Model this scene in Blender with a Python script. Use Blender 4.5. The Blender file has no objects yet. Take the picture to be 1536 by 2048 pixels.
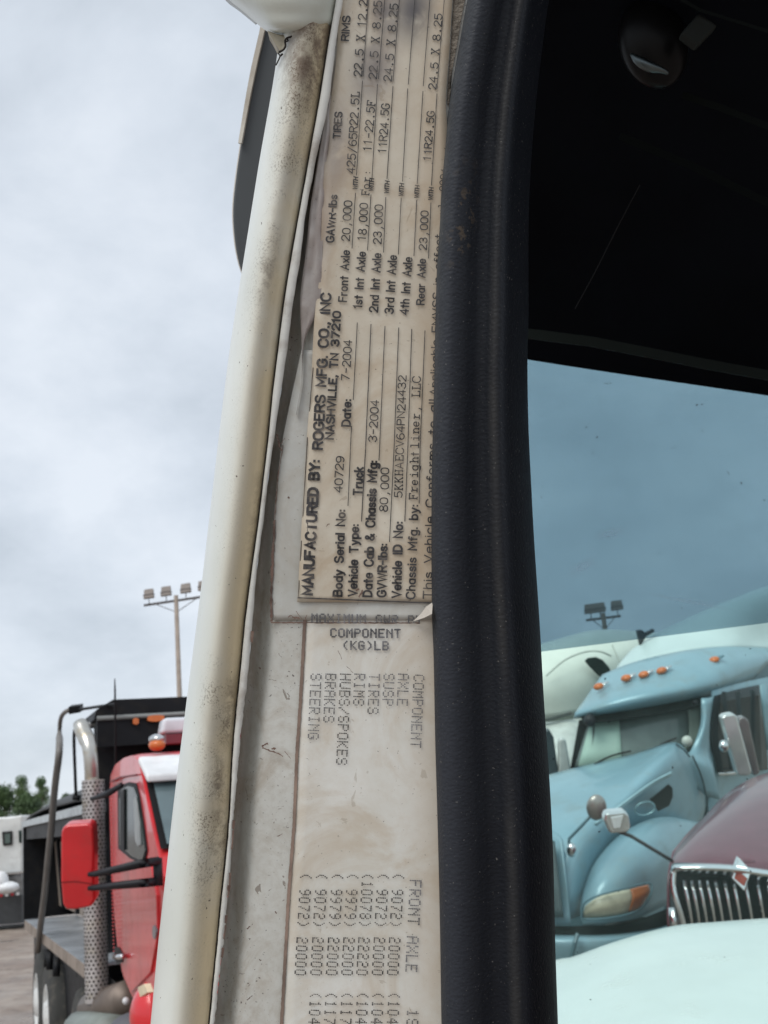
import bpy, math, random
import numpy as np
from mathutils import Vector, Matrix
random.seed(7)
C = bpy.context.scene.collection
S = bpy.context.scene
R = math.radians

# ---------------------------------------------------------------- camera
F = 2400.0                       # focal length in photo pixels (1536 x 2048)
PITCH, ROLL, H = R(14.0), R(4.5), 2.2
fw = Vector((0, math.cos(PITCH), math.sin(PITCH)))
r0 = Vector((1, 0, 0)); u0 = r0.cross(fw)
rt = r0*math.cos(ROLL) - u0*math.sin(ROLL)
up = u0*math.cos(ROLL) + r0*math.sin(ROLL)
EYE = Vector((0, 0, H))
cam_d = bpy.data.cameras.new('camera'); cam = bpy.data.objects.new('camera', cam_d); C.objects.link(cam)
M = Matrix((rt, up, -fw)).transposed().to_4x4(); M.translation = EYE
cam.matrix_world = M
cam_d.sensor_fit = 'VERTICAL'; cam_d.sensor_height = 36; cam_d.lens = F/2048*36
cam_d.clip_start = 0.02; cam_d.clip_end = 3000
cam_d.dof.use_dof = True; cam_d.dof.focus_distance = 0.558; cam_d.dof.aperture_fstop = 34
S.camera = cam
S.render.resolution_x, S.render.resolution_y = 768, 1024

# ---------------------------------------------------------------- world, sun, exposure
SUN_EL, SUN_AZ = R(48), R(215)     # azimuth from +Y, clockwise: behind the camera, to the left
w = bpy.data.worlds.new("World"); S.world = w; w.use_nodes = True
nt = w.node_tree; nt.nodes.clear()
def wn(t, **k):
    n = nt.nodes.new(t)
    for a, b in k.items(): setattr(n, a, b)
    return n
out = wn('ShaderNodeOutputWorld'); bg = wn('ShaderNodeBackground'); bg.inputs[1].default_value = 0.1
sky = wn('ShaderNodeTexSky', sky_type='NISHITA', sun_disc=False, sun_elevation=SUN_EL, sun_rotation=SUN_AZ)
tc = wn('ShaderNodeTexCoord'); sep = wn('ShaderNodeSeparateXYZ'); nt.links.new(tc.outputs['Generated'], sep.inputs[0])
az = wn('ShaderNodeMath', operation='ABSOLUTE'); nt.links.new(sep.outputs[2], az.inputs[0])
ad = wn('ShaderNodeMath', operation='ADD'); nt.links.new(az.outputs[0], ad.inputs[0]); ad.inputs[1].default_value = 0.75
dv = wn('ShaderNodeVectorMath', operation='DIVIDE'); nt.links.new(tc.outputs['Generated'], dv.inputs[0])
cb = wn('ShaderNodeCombineXYZ')
for i in range(3): nt.links.new(ad.outputs[0], cb.inputs[i])
nt.links.new(cb.outputs[0], dv.inputs[1])
mpw = wn('ShaderNodeMapping'); mpw.inputs['Location'].default_value = (0.6, 0.15, 0.0); mpw.inputs['Scale'].default_value = (1.0, 1.0, 1.5)
nt.links.new(dv.outputs[0], mpw.inputs[0])
n1 = wn('ShaderNodeTexNoise'); n1.inputs['Scale'].default_value = 5.0; n1.inputs['Detail'].default_value = 9; n1.inputs['Roughness'].default_value = .56; n1.inputs['Distortion'].default_value = .15
nt.links.new(mpw.outputs[0], n1.inputs['Vector'])
rp = wn('ShaderNodeValToRGB'); e = rp.color_ramp.elements
e[0].position = .34; e[0].color = (.52, .575, .64, 1)
e[1].position = .64; e[1].color = (.715, .765, .83, 1)
m_ = e.new(.5); m_.color = (.625, .68, .75, 1)
nt.links.new(n1.outputs[0], rp.inputs[0])
sc = wn('ShaderNodeVectorMath', operation='SCALE'); sc.inputs[3].default_value = 8.5
nt.links.new(rp.outputs[0], sc.inputs[0])
mx = wn('ShaderNodeMixRGB'); mx.inputs[0].default_value = .92
nt.links.new(sky.outputs[0], mx.inputs[1]); nt.links.new(sc.outputs[0], mx.inputs[2])
nt.links.new(mx.outputs[0], bg.inputs[0]); nt.links.new(bg.outputs[0], out.inputs[0])
sd = bpy.data.lights.new('sun', 'SUN'); sd.energy = 1.5; sd.angle = R(35); sd.color = (1, .97, .92)
so = bpy.data.objects.new('sun', sd); C.objects.link(so)
sdir = Vector((math.sin(SUN_AZ)*math.cos(SUN_EL), math.cos(SUN_AZ)*math.cos(SUN_EL), math.sin(SUN_EL)))
so.rotation_euler = sdir.to_track_quat('Z', 'Y').to_euler(); so.location = (0, -5, 12)
S.view_settings.view_transform = 'Standard'; S.view_settings.look = 'None'
S.view_settings.exposure = 0.47; S.view_settings.gamma = 1.0; S.view_settings.use_curve_mapping = False
S.render.engine = 'CYCLES'
S.cycles.transparent_max_bounces = 24

# ---------------------------------------------------------------- helpers
def P(px, py, d):
    return EYE + d*(fw + rt*((px-768)/F) + up*((1024-py)/F))
def ray(px, py):
    return fw + rt*((px-768)/F) + up*((1024-py)/F)
def G(px, py, z=0.0):
    r = ray(px, py); return EYE + r*((z-H)/r.z)
def empty(name, loc, label=None, cat=None, group=None):
    o = bpy.data.objects.new(name, None); C.objects.link(o); o.location = loc; o.empty_display_size = .2
    if label: o['label'] = label
    if cat: o['category'] = cat
    if group: o['group'] = group
    return o
def base_of(o):
    v = Vector((0, 0, 0))
    while o is not None:
        v = v + Vector(o.location); o = o.parent
    return v
def mk(name, verts, faces, mat, parent=None, smooth=False, uvs=None, bevel=0, solid=0, kind=None, label=None, offset=-1):
    b = base_of(parent)
    me = bpy.data.meshes.new(name)
    me.from_pydata([tuple(Vector(v)-b) for v in verts], [], faces)
    if uvs is not None:
        l = me.uv_layers.new(name='UVMap')
        idx = np.empty(len(me.loops), dtype=np.int32); me.loops.foreach_get('vertex_index', idx)
        l.data.foreach_set('uv', np.array(uvs, dtype=np.float32)[idx].ravel())
    me.materials.append(mat)
    if smooth: me.polygons.foreach_set('use_smooth', [True]*len(me.polygons))
    me.validate(); me.update()
    o = bpy.data.objects.new(name, me); C.objects.link(o); o.parent = parent
    if solid:
        m = o.modifiers.new('solid', 'SOLIDIFY'); m.thickness = solid; m.offset = offset
    if bevel:
        m = o.modifiers.new('bevel', 'BEVEL'); m.width = bevel; m.segments = 3; m.limit_method = 'ANGLE'
        if not smooth: me.polygons.foreach_set('use_smooth', [True]*len(me.polygons)); 
        n = o.modifiers.new('wn', 'WEIGHTED_NORMAL'); n.keep_sharp = True
    if kind: o['kind'] = kind
    if label: o['label'] = label
    return o
class MB:
    def __init__(s): s.v = []; s.f = []
    def add(s, v, f):
        n = len(s.v); s.v += [Vector(a) for a in v]; s.f += [tuple(i+n for i in q) for q in f]; return s
    def hexa(s, c):            # 8 corners: bottom 4 ccw, top 4 ccw
        return s.add(c, [(3,2,1,0),(4,5,6,7),(0,1,5,4),(1,2,6,5),(2,3,7,6),(3,0,4,7)])
    def tube(s, pts, rad, n=10, cap=True):
        pts = [Vector(p) for p in pts]; k = len(pts)
        rads = rad if isinstance(rad, (list, tuple)) else [rad]*k
        t0 = (pts[1]-pts[0]).normalized(); a = t0.orthogonal().normalized(); vs = []
        for i, p in enumerate(pts):
            t = (pts[min(i+1, k-1)]-pts[max(i-1, 0)]).normalized()
            a = (a - t*a.dot(t)).normalized(); b = t.cross(a)
            for j in range(n):
                q = 2*math.pi*j/n; vs.append(p + (a*math.cos(q)+b*math.sin(q))*rads[i])
        fs = [(i*n+j, i*n+(j+1) % n, (i+1)*n+(j+1) % n, (i+1)*n+j) for i in range(k-1) for j in range(n)]
        if cap: fs += [tuple(range(n))[::-1], tuple((k-1)*n+j for j in range(n))]
        return s.add(vs, fs)
    def prism(s, poly, d):     # poly: 3d points, extruded by vector d
        n = len(poly); d = Vector(d); v = [Vector(p) for p in poly]; v = v + [p+d for p in v]
        return s.add(v, [tuple(range(n))[::-1], tuple(range(n, 2*n))] + [(i, (i+1) % n, (i+1) % n+n, i+n) for i in range(n)])
    def ball(s, c, rx, n=12, m=8, ax=None):
        c = Vector(c); ax = ax or (Vector((1,0,0)), Vector((0,1,0)), Vector((0,0,1)))
        r = rx if isinstance(rx, (list, tuple)) else (rx, rx, rx); vs = []
        for i in range(m+1):
            th = math.pi*i/m
            for j in range(n):
                ph = 2*math.pi*j/n
                vs.append(c + ax[0]*(r[0]*math.sin(th)*math.cos(ph)) + ax[1]*(r[1]*math.sin(th)*math.sin(ph)) + ax[2]*(r[2]*math.cos(th)))
        return s.add(vs, [(i*n+j, i*n+(j+1) % n, (i+1)*n+(j+1) % n, (i+1)*n+j) for i in range(m) for j in range(n)])
    def mk(s, name, mat, parent=None, **k): return mk(name, s.v, s.f, mat, parent, **k)
def herm(pts, y):              # smooth interpolation through (y, value) pairs sorted by y
    n = len(pts)
    if y <= pts[0][0]:
        s_ = (pts[1][1]-pts[0][1])/(pts[1][0]-pts[0][0]); return pts[0][1]+s_*(y-pts[0][0])
    if y >= pts[-1][0]:
        s_ = (pts[-1][1]-pts[-2][1])/(pts[-1][0]-pts[-2][0]); return pts[-1][1]+s_*(y-pts[-1][0])
    i = 0
    while y > pts[i+1][0]: i += 1
    def tg(k):
        a, b = max(k-1, 0), min(k+1, n-1); return (pts[b][1]-pts[a][1])/(pts[b][0]-pts[a][0])
    h = pts[i+1][0]-pts[i][0]; t = (y-pts[i][0])/h
    return ((2*t**3-3*t**2+1)*pts[i][1] + (t**3-2*t**2+t)*h*tg(i) + (-2*t**3+3*t**2)*pts[i+1][1] + (t**3-t**2)*h*tg(i+1))
def cat(pts, k):               # Catmull-Rom refinement of a list of vectors, k steps a span
    pts = [Vector(p) for p in pts]; o = []
    for i in range(len(pts)-1):
        p0 = pts[i-1] if i > 0 else pts[i]*2-pts[i+1]; p1, p2 = pts[i], pts[i+1]
        p3 = pts[i+2] if i+2 < len(pts) else p2*2-p1
        for j in range(k):
            t = j/k; o.append(.5*((2*p1)+(p2-p0)*t+(2*p0-5*p1+4*p2-p3)*t*t+(3*p1-p0-3*p2+p3)*t**3))
    o.append(pts[-1]); return o
def grid(name, rows, mat, parent, **k):
    nr, nc = len(rows), len(rows[0])
    vs = [v for r in rows for v in r]
    fs = [(i*nc+j, i*nc+j+1, (i+1)*nc+j+1, (i+1)*nc+j) for i in range(nr-1) for j in range(nc-1)]
    uv = [(j/(nc-1), i/(nr-1)) for i in range(nr) for j in range(nc)]
    return mk(name, vs, fs, mat, parent, smooth=True, uvs=uv, **k)
def patch(name, rows, mat, parent, sub=5, solid=.02, **k):   # rows of (px,py,depth) control points
    rr = [cat([P(*p) for p in r], sub) for r in rows]
    cols = [cat([r[j] for r in rr], sub) for j in range(len(rr[0]))]
    return grid(name, [[c[i] for c in cols] for i in range(len(cols[0]))], mat, parent, solid=solid, offset=1, **k)

# ---------------------------------------------------------------- materials
def srgb(r, g, b):
    f = lambda c: (c/255/12.92) if c/255 <= .04045 else ((c/255+.055)/1.055)**2.4
    return (f(r), f(g), f(b), 1)
class NT:
    def __init__(s, name):
        s.m = bpy.data.materials.new(name); s.m.use_nodes = True; s.t = s.m.node_tree
        s.b = s.t.nodes['Principled BSDF']; s.o = s.t.nodes['Material Output']
        s.tc = s.t.nodes.new('ShaderNodeTexCoord')
    def n(s, t, **k):
        x = s.t.nodes.new(t)
        for a, b in k.items(): setattr(x, a, b)
        return x
    def put(s, sock, v):
        if hasattr(v, 'links'): s.t.links.new(v, sock)
        elif isinstance(v, (tuple, list)) and len(v) == 3 and sock.type == 'RGBA': sock.default_value = (*v, 1)
        else: sock.default_value = v
    def noise(s, scale, detail=4, rough=.55, vec=None, stretch=None, dist=0):
        x = s.n('ShaderNodeTexNoise'); x.inputs['Scale'].default_value = scale; x.inputs['Detail'].default_value = detail
        x.inputs['Roughness'].default_value = rough; x.inputs['Distortion'].default_value = dist
        v = vec or s.tc.outputs['Object']
        if stretch:
            mp = s.n('ShaderNodeMapping'); mp.inputs['Scale'].default_value = stretch; s.t.links.new(v, mp.inputs[0]); v = mp.outputs[0]
        s.t.links.new(v, x.inputs['Vector']); return x.outputs[0]
    def ramp(s, v, a, b):      # smoothstep a..b -> 0..1 (a > b allowed: inverted)
        x = s.n('ShaderNodeMapRange', interpolation_type='SMOOTHSTEP'); s.put(x.inputs[0], v)
        if a < b: x.inputs[1].default_value, x.inputs[2].default_value = a, b
        else: x.inputs[1].default_value, x.inputs[2].default_value, x.inputs[3].default_value, x.inputs[4].default_value = b, a, 1, 0
        return x.outputs[0]
    def math(s, op, a, b=0):
        x = s.n('ShaderNodeMath', operation=op); s.put(x.inputs[0], a); s.put(x.inputs[1], b); return x.outputs[0]
    def mix(s, f, a, b):
        x = s.n('ShaderNodeMixRGB'); s.put(x.inputs[0], f); s.put(x.inputs[1], a); s.put(x.inputs[2], b); return x.outputs[0]
    def uv(s):
        x = s.n('ShaderNodeSeparateXYZ'); s.t.links.new(s.tc.outputs['UV'], x.inputs[0]); return x.outputs[0], x.outputs[1]
    def band(s, v, c, wd):     # soft bump of width wd round c
        return s.ramp(s.math('ABSOLUTE', s.math('SUBTRACT', v, c)), wd, 0)
    def bump(s, h, strength=.3, dist=.001):
        x = s.n('ShaderNodeBump'); x.inputs['Strength'].default_value = strength; x.inputs['Distance'].default_value = dist
        s.put(x.inputs['Height'], h); s.t.links.new(x.outputs[0], s.b.inputs['Normal'])
    def fin(s, col, rough=.5, metal=0, **k):
        s.put(s.b.inputs['Base Color'], col); s.put(s.b.inputs['Roughness'], rough); s.put(s.b.inputs['Metallic'], metal)
        for a, b in k.items(): s.put(s.b.inputs[a.replace('_', ' ')], b)
        return s.m
def simple(name, col, rough=.5, metal=0, var=.12, scale=6, dirt=None, dirt_amt=.5, bump=0, bscale=60, bdist=.001, **k):
    t = NT(name); col = tuple(col[:3])
    f = t.noise(scale, 5)
    c = t.mix(t.ramp(f, .3, .7), tuple(x*(1-var) for x in col), tuple(min(1, x*(1+var)) for x in col))
    rr = rough
    if dirt:
        g = t.math('MULTIPLY', t.ramp(t.noise(scale*2.3, 8, .65), .48, .7), dirt_amt)
        c = t.mix(g, c, tuple(dirt[:3])); rr = t.math('ADD', t.math('MULTIPLY', g, .3), rough)
    if bump: t.bump(t.noise(bscale, 4), bump, bdist)
    return t.fin(c, rr, metal, **k)

def m_post():                  # white painted tube of the door frame, speckled with grime
    t = NT('white_door_paint'); u, v = t.uv()
    c = t.mix(t.ramp(t.noise(9, 4), .3, .7), (.62, .64, .59), (.73, .75, .705))
    # yellowed strip towards the crease
    yel = t.math('MULTIPLY', t.band(u, .84, .24), t.ramp(t.noise(14, 4), .2, .5))
    c = t.mix(t.math('MULTIPLY', yel, .85), c, (.62, .50, .30))
    low = t.math('MULTIPLY', t.ramp(t.noise(11, 5, .6), .36, .56), t.math('ADD', .12, t.math('MAXIMUM', t.ramp(v, .34, .17), t.math('MULTIPLY', t.ramp(v, .62, .72), t.ramp(v, .92, .80)))))
    band = t.math('MULTIPLY', t.band(u, t.math('ADD', .735, t.math('MULTIPLY', t.math('SUBTRACT', t.noise(5, 2), .5), .3)), .19), low)
    sp = t.ramp(t.noise(1050, 3, .6), .53, .60)
    sp2 = t.ramp(t.noise(560, 3, .65), .60, .66)
    g = t.math('MULTIPLY', t.math('MULTIPLY', band, t.ramp(t.noise(75, 4, .6), .35, .6)), t.math('MAXIMUM', sp, sp2))
    c = t.mix(t.math('MULTIPLY', g, .95), c, (.07, .055, .04))
    c = t.mix(t.math('MULTIPLY', band, .42), c, (.33, .28, .20))
    few = t.ramp(t.noise(420, 2, .5), .735, .76)
    c = t.mix(few, c, (.10, .08, .06))
    for (cu, cv, wu, wv, k) in ((.84, .695, .07, .055, .75), (.80, .765, .07, .05, .75), (.86, .82, .12, .05, .6), (.88, .50, .1, .12, .35), (.72, .262, .10, .05, .5), (.82, .075, .14, .05, .8)):
        mu = t.math('MULTIPLY', t.math('MULTIPLY', t.band(u, cu, wu), t.band(v, cv, wv)), t.ramp(t.noise(150, 8, .75), .42, .60))
        c = t.mix(t.math('MULTIPLY', mu, k), c, (.115, .085, .06))
    run = t.math('MULTIPLY', t.ramp(t.noise(120, 5, .7, stretch=(1, 1, .06)), .55, .75), t.ramp(u, .55, .95))
    c = t.mix(t.math('MULTIPLY', run, .35), c, (.30, .23, .15))
    top = t.math('MULTIPLY', t.ramp(v, .125, .055), t.math('MULTIPLY', t.band(u, .76, .36), t.ramp(t.noise(60, 6, .7), .38, .58)))
    c = t.mix(t.math('MULTIPLY', top, .85), c, (.12, .075, .05))
    t.bump(t.noise(260, 4), .10, .0006)
    return t.fin(c, t.math('ADD', .30, t.math('MULTIPLY', band, .4)))
def m_face():                  # painted jamb behind the labels
    t = NT('dirty_jamb_paint'); u, v = t.uv()
    c = t.mix(t.ramp(t.noise(14, 5), .3, .7), (.56, .56, .52), (.69, .695, .655))
    gro = t.ramp(u, .40, .08)
    gn = t.ramp(t.noise(70, 8, .7, stretch=(1, 1, .12)), .30, .62)
    c = t.mix(t.math('MULTIPLY', gro, t.math('ADD', .12, t.math('MULTIPLY', gn, .62))), c, (.26, .20, .155))
    st = t.ramp(t.noise(30, 8, .7, dist=1.2), .46, .68); c = t.mix(t.math('MULTIPLY', t.ramp(t.noise(210, 6, .7), .4, .7), .28), c, (.36, .31, .24))
    c = t.mix(t.math('MULTIPLY', st, .5), c, (.36, .29, .21))
    sp = t.ramp(t.noise(700, 3, .6), .65, .70)
    c = t.mix(t.math('MULTIPLY', sp, t.ramp(t.noise(22, 3), .42, .62)), c, (.08, .06, .05))
    scr = t.ramp(t.noise(85, 3, .6, dist=2.2), .672, .70)
    c = t.mix(t.math('MULTIPLY', scr, .7), c, (.17, .13, .10))
    t.bump(t.noise(120, 6), .15, .0008)
    return t.fin(c, .45)
def m_paper(name, a, b, stain, amt=.5, purple=0, smear=None):
    t = NT(name); u, v = t.uv()
    c = t.mix(t.ramp(t.noise(16, 6, .6), .3, .7), a, b)
    s1 = t.ramp(t.noise(20, 8, .66, dist=1.2), .40, .66); fi = t.ramp(t.noise(180, 6, .7), .35, .7); c = t.mix(t.math('MULTIPLY', fi, .13), c, stain)
    c = t.mix(t.math('MULTIPLY', s1, amt), c, stain)
    edge = t.math('MULTIPLY', t.ramp(u, .62, .92), t.ramp(t.noise(16, 6, .6), .30, .55))
    c = t.mix(t.math('MULTIPLY', edge, amt), c, stain)
    if smear:                  # black finger smears with their own place on the sheet
        for (cu, cv, wu, wv, k, col) in smear:
            mu = t.math('MULTIPLY', t.band(u, cu, wu), t.band(v, cv, wv))
            mu = t.math('MULTIPLY', mu, t.ramp(t.noise(38, 5, .55, dist=.8), .22, .5))
            c = t.mix(t.math('MULTIPLY', mu, k), c, col)
    scr = t.ramp(t.noise(60, 3, .6, dist=2.6), .67, .70)
    c = t.mix(t.math('MULTIPLY', scr, .35), c, tuple(x*.6 for x in stain))
    sp = t.ramp(t.noise(650, 3, .6), .69, .73)
    c = t.mix(t.math('MULTIPLY', sp, .7), c, (.10, .08, .06))
    t.bump(t.noise(45, 4), .2, .001)
    return t.fin(c, .42)
def m_trim():
    t = NT('black_vinyl_trim'); u, v = t.uv()
    c = t.mix(t.ramp(t.noise(8, 4), .3, .7), (.009, .0105, .015), (.016, .0185, .024))
    c = t.mix(t.math('MULTIPLY', t.band(u, .20, .20), .8), c, (.036, .040, .050)); c = t.mix(t.ramp(u, .67, .76), c, (.0018, .0025, .005))  # lighter left roll, near-black right flank: highlight and shade in the vinyl colour
    dust = t.math('MULTIPLY', t.band(u, .59, .085), t.ramp(t.noise(18, 7, .6, stretch=(1, 1, .4)), .3, .7))
    c = t.mix(t.math('MULTIPLY', dust, .6), c, (.055, .053, .050))
    d2 = t.math('MULTIPLY', t.band(u, .12, .16), t.ramp(v, .75, .15))
    c = t.mix(t.math('MULTIPLY', t.math('MULTIPLY', d2, t.ramp(t.noise(60, 6, .7), .1, .7)), .85), c, (.085, .095, .105))
    wh = t.ramp(t.noise(800, 3, .6), .67, .72)
    c = t.mix(t.math('MULTIPLY', wh, .35), c, (.35, .33, .30))
    mud = t.math('MULTIPLY', t.math('MULTIPLY', t.band(u, .32, .14), t.band(v, .215, .075)), t.ramp(t.noise(160, 6, .7), .54, .60))
    c = t.mix(t.math('MULTIPLY', mud, .6), c, (.12, .09, .06))
    vo = t.n('ShaderNodeTexVoronoi'); vo.inputs['Scale'].default_value = 620; vo.feature = 'SMOOTH_F1'
    mp = t.n('ShaderNodeMapping'); mp.inputs['Scale'].default_value = (.7, 1, 1.25); mp.inputs['Rotation'].default_value = (0, .5, 0)
    t.t.links.new(t.tc.outputs['Object'], mp.inputs[0]); t.t.links.new(mp.outputs[0], vo.inputs['Vector'])
    t.bump(t.math('ADD', vo.outputs[0], t.math('MULTIPLY', t.noise(240, 4), .8)), .5, .0005)
    return t.fin(c, .56, Specular_IOR_Level=t.math('ADD', .02, t.math('MULTIPLY', t.ramp(u, .72, .62), .17)))
def m_pane(name, tint, haze_dust, dust=.06, gloss=.04, specks=True, alpha_far=0):
    t = NT(name); t.t.nodes.remove(t.b)
    tr = t.n('ShaderNodeBsdfTransparent'); tr.inputs[0].default_value = (*tint, 1)
    gl = t.n('ShaderNodeBsdfGlossy'); gl.inputs['Roughness'].default_value = .02
    df = t.n('ShaderNodeBsdfTranslucent'); df.inputs[0].default_value = (*haze_dust, 1)  # dust layer on the glass, also mixed in for the hazy veil
    blk = t.n('ShaderNodeBsdfDiffuse'); blk.inputs[0].default_value = (.03, .03, .03, 1)
    a = t.n('ShaderNodeMixShader'); t.put(a.inputs[0], t.math('MULTIPLY', t.ramp(t.noise(5, 6, .6), .25, .75), dust))
    t.t.links.new(tr.outputs[0], a.inputs[1]); t.t.links.new(df.outputs[0], a.inputs[2])
    b = t.n('ShaderNodeMixShader'); b.inputs[0].default_value = gloss
    t.t.links.new(a.outputs[0], b.inputs[1]); t.t.links.new(gl.outputs[0], b.inputs[2])
    c = t.n('ShaderNodeMixShader'); t.put(c.inputs[0], t.math('MULTIPLY', t.ramp(t.noise(150, 2, .5), .765, .785), .8))
    t.t.links.new(b.outputs[0], c.inputs[1]); t.t.links.new(blk.outputs[0], c.inputs[2])
    t.t.links.new(c.outputs[0], t.o.inputs[0]); return t.m

WHITE = m_post(); FACE = m_face(); TRIM = m_trim()
STRIP = simple('white_lip_paint', (.70, .70, .66), .35, dirt=(.24, .18, .13), dirt_amt=.55, scale=18, bump=.3, bscale=120)
ROOFC = simple('white_roof_paint', (.62, .655, .60), .32, scale=9, dirt=(.45, .42, .33), dirt_amt=.3, bump=.1, bscale=15, bdist=.004)
UPPER = m_paper('beige_certification_paper', (.57, .515, .42), (.68, .63, .53), (.44, .33, .215), .6,
                smear=[(.66, .015, .30, .085, .93, (.07, .065, .075)), (.34, .11, .30, .09, .75, (.16, .14, .15)), (.10, .24, .16, .12, .6, (.24, .20, .19)), (.02, .36, .10, .14, .45, (.25, .2, .19)), (.40, .02, .2, .06, .7, (.12, .11, .13))])
LOWER = m_paper('white_component_paper', (.68, .675, .62), (.77, .77, .73), (.50, .40, .28), .52)
LAMI = m_paper('torn_laminate_film', (.38, .355, .335), (.50, .475, .45), (.25, .19, .17), .5)
def m_smear():
    t = NT('glass_smear'); t.t.nodes.remove(t.b); u, v = t.uv()
    tr = t.n('ShaderNodeBsdfTransparent'); df = t.n('ShaderNodeBsdfTranslucent'); df.inputs[0].default_value = (.8, .85, .95, 1)
    f = t.math('MULTIPLY', t.math('MULTIPLY', t.band(v, .5, .5), t.band(u, .5, .5)), .35)
    m = t.n('ShaderNodeMixShader'); t.put(m.inputs[0], f); t.t.links.new(tr.outputs[0], m.inputs[1]); t.t.links.new(df.outputs[0], m.inputs[2])
    t.t.links.new(m.outputs[0], t.o.inputs[0]); return t.m
INK = simple('black_printed_ink', (.045, .043, .045), .5, var=.4, scale=60, dirt=(.24, .21, .18), dirt_amt=.55)
GREYINK = simple('grey_dot_ink', (.13, .13, .14), .5, var=.5, scale=70, dirt=(.38, .36, .33), dirt_amt=.45)
GRIME = simple('brown_grime', (.15, .095, .075), .8, var=.4, scale=70, dirt=(.30, .24, .20), dirt_amt=.6)
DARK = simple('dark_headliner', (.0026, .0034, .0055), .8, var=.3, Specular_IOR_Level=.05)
DARKTRIM = simple('charcoal_plastic', (.016, .017, .021), .5, Specular_IOR_Level=.3)
SOOT = simple('crack_black', (.02, .017, .015), .9)
CLEAR = m_pane('green_tinted_glass', (.905, .985, .965), (.55, .75, .70), .04, .006)
BAND = m_pane('blue_shade_glass', (.555, .63, .685), (.30, .38, .45), .05, .008)
CHROME = simple('chrome', (.72, .73, .74), .16, 1, var=.06, dirt=(.35, .33, .30), dirt_amt=.4)

# ================================================================ ground
def m_ground():
    t = NT('wet_gravel_lot')
    c = t.mix(t.ramp(t.noise(.35, 8, .65), .35, .65), (.22, .16, .125), (.36, .30, .25))
    c = t.mix(t.ramp(t.noise(2.2, 8, .7), .45, .7), c, (.13, .095, .075))
    c = t.mix(t.math('MULTIPLY', t.ramp(t.noise(14, 6, .7), .5, .7), .5), c, (.42, .40, .37))
    t.bump(t.noise(9, 8, .7), .6, .05)
    return t.fin(c, t.math('ADD', .12, t.math('MULTIPLY', t.ramp(t.noise(.5, 5), .2, .6), .5)))
gs = 1500
N_ = 24
gv = []; gf = []
for i in range(N_+1):
    for j in range(N_+1):
        x = -gs+2*gs*i/N_; y = -gs+2*gs*j/N_; gv.append((x, y, 0))
for i in range(N_):
    for j in range(N_):
        a = i*(N_+1)+j; gf.append((a, a+N_+1, a+N_+2, a+1))
mk('ground', gv, gf, m_ground(), None, kind='structure')

# ================================================================ the white truck the photograph is taken from
near = empty('parked_truck', (0.9, 1.4, 0), 'white truck in the foreground with printed rating stickers on its dirty door frame', 'truck')
XL = [(-200, 592), (130, 551), (330, 517), (500, 490), (678, 462), (775, 449), (900, 434), (1020, 420), (1190, 400), (1400, 373), (1600, 348), (1745, 332), (1890, 316), (2048, 301), (2300, 276)]
XC = [(-200, 703), (49, 661), (210, 635), (423, 597), (580, 570), (775, 545), (900, 532), (1050, 514), (1220, 491), (1300, 483), (1500, 464), (1650, 456), (1800, 441), (2048, 417), (2300, 392)]
XS = [(-200, 722), (49, 678), (150, 665), (230, 653), (325, 631), (423, 613), (500, 603), (600, 588), (775, 564), (850, 552), (975, 535), (1080, 522), (1170, 511), (1300, 501), (1500, 479), (1640, 467), (1800, 455), (2048, 429), (2300, 404)]
YS = list(range(-200, 2301, 20))
def nearloft(name, cols, mat, parent, ys=YS, **k):
    rows = []
    for y in ys: rows.append([P(x, y, d) for (x, d) in cols(y)])
    nc = len(rows[0]); vs = [v for r in rows for v in r]
    fs = [(i*nc+j, (i+1)*nc+j, (i+1)*nc+j+1, i*nc+j+1) for i in range(len(rows)-1) for j in range(nc-1)]
    uv = [(j/(nc-1), y/2048) for y in ys for j in range(nc)]
    return mk(name, vs, fs, mat, parent, smooth=True, uvs=uv, **k)
def prof(a, b, tab): return [(a+(b-a)*f, d) for f, d in tab]
def c_post(y):
    a, b = herm(XL, y), herm(XC, y)
    tab = [(.42, .680), (.10, .64), (.015, .60), (0, .583), (.03, .570), (.10, .560), (.22, .552), (.38, .5475), (.52, .5465), (.66, .5485), (.78, .552), (.9, .5545), (.96, .5555), (.985, .5562), (1.0, .560), (1.05, .585)]
    cc = prof(a, b, tab); return [c for i, c in enumerate(cc)]
def rs(cols_fn, n=40):         # resample a profile evenly so UV u follows width
    def g(y):
        c = cols_fn(y); xs = [p[0] for p in c]
        o = []
        L = [0]
        for i in range(1, len(c)): L.append(L[-1]+math.hypot(c[i][0]-c[i-1][0], (c[i][1]-c[i-1][1])*4300*.25))
        for k in range(n+1):
            s = L[-1]*k/n; i = 0
            while i < len(L)-2 and s > L[i+1]: i += 1
            f = (s-L[i])/(L[i+1]-L[i]+1e-9); o.append((c[i][0]+(c[i+1][0]-c[i][0])*f, c[i][1]+(c[i+1][1]-c[i][1])*f))
        return o
    return g
nearloft('door_frame', rs(c_post, 36), WHITE, near)
rng = random.Random(3)
def c_strip(y):
    a, b = herm(XC, y)+2.2, herm(XS, y)
    j = math.sin(y*.11)*.35 + math.sin(y*.037+1)*.6
    if 1350 < y: j += rng.uniform(-1.2, 1.0)
    return [(a-3, .580), (a+j*.3, .562), (a+j*.3+.3, .5535), (a+2, .5528), (b-2, .5532), (b+j-.5, .555), (b+j, .571)]
ys2 = list(range(-200, 2301, 8))
nearloft('folded_lip', c_strip, STRIP, near, ys=ys2)
XT = [(-300, 1000), (0, 934), (90, 918), (140, 909), (215, 897), (300, 889), (390, 881), (440, 879), (550, 872), (800, 866), (950, 862), (1200, 862), (1300, 866), (1500, 870), (1600, 873), (1800, 878), (2048, 882), (2300, 886)]
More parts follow.
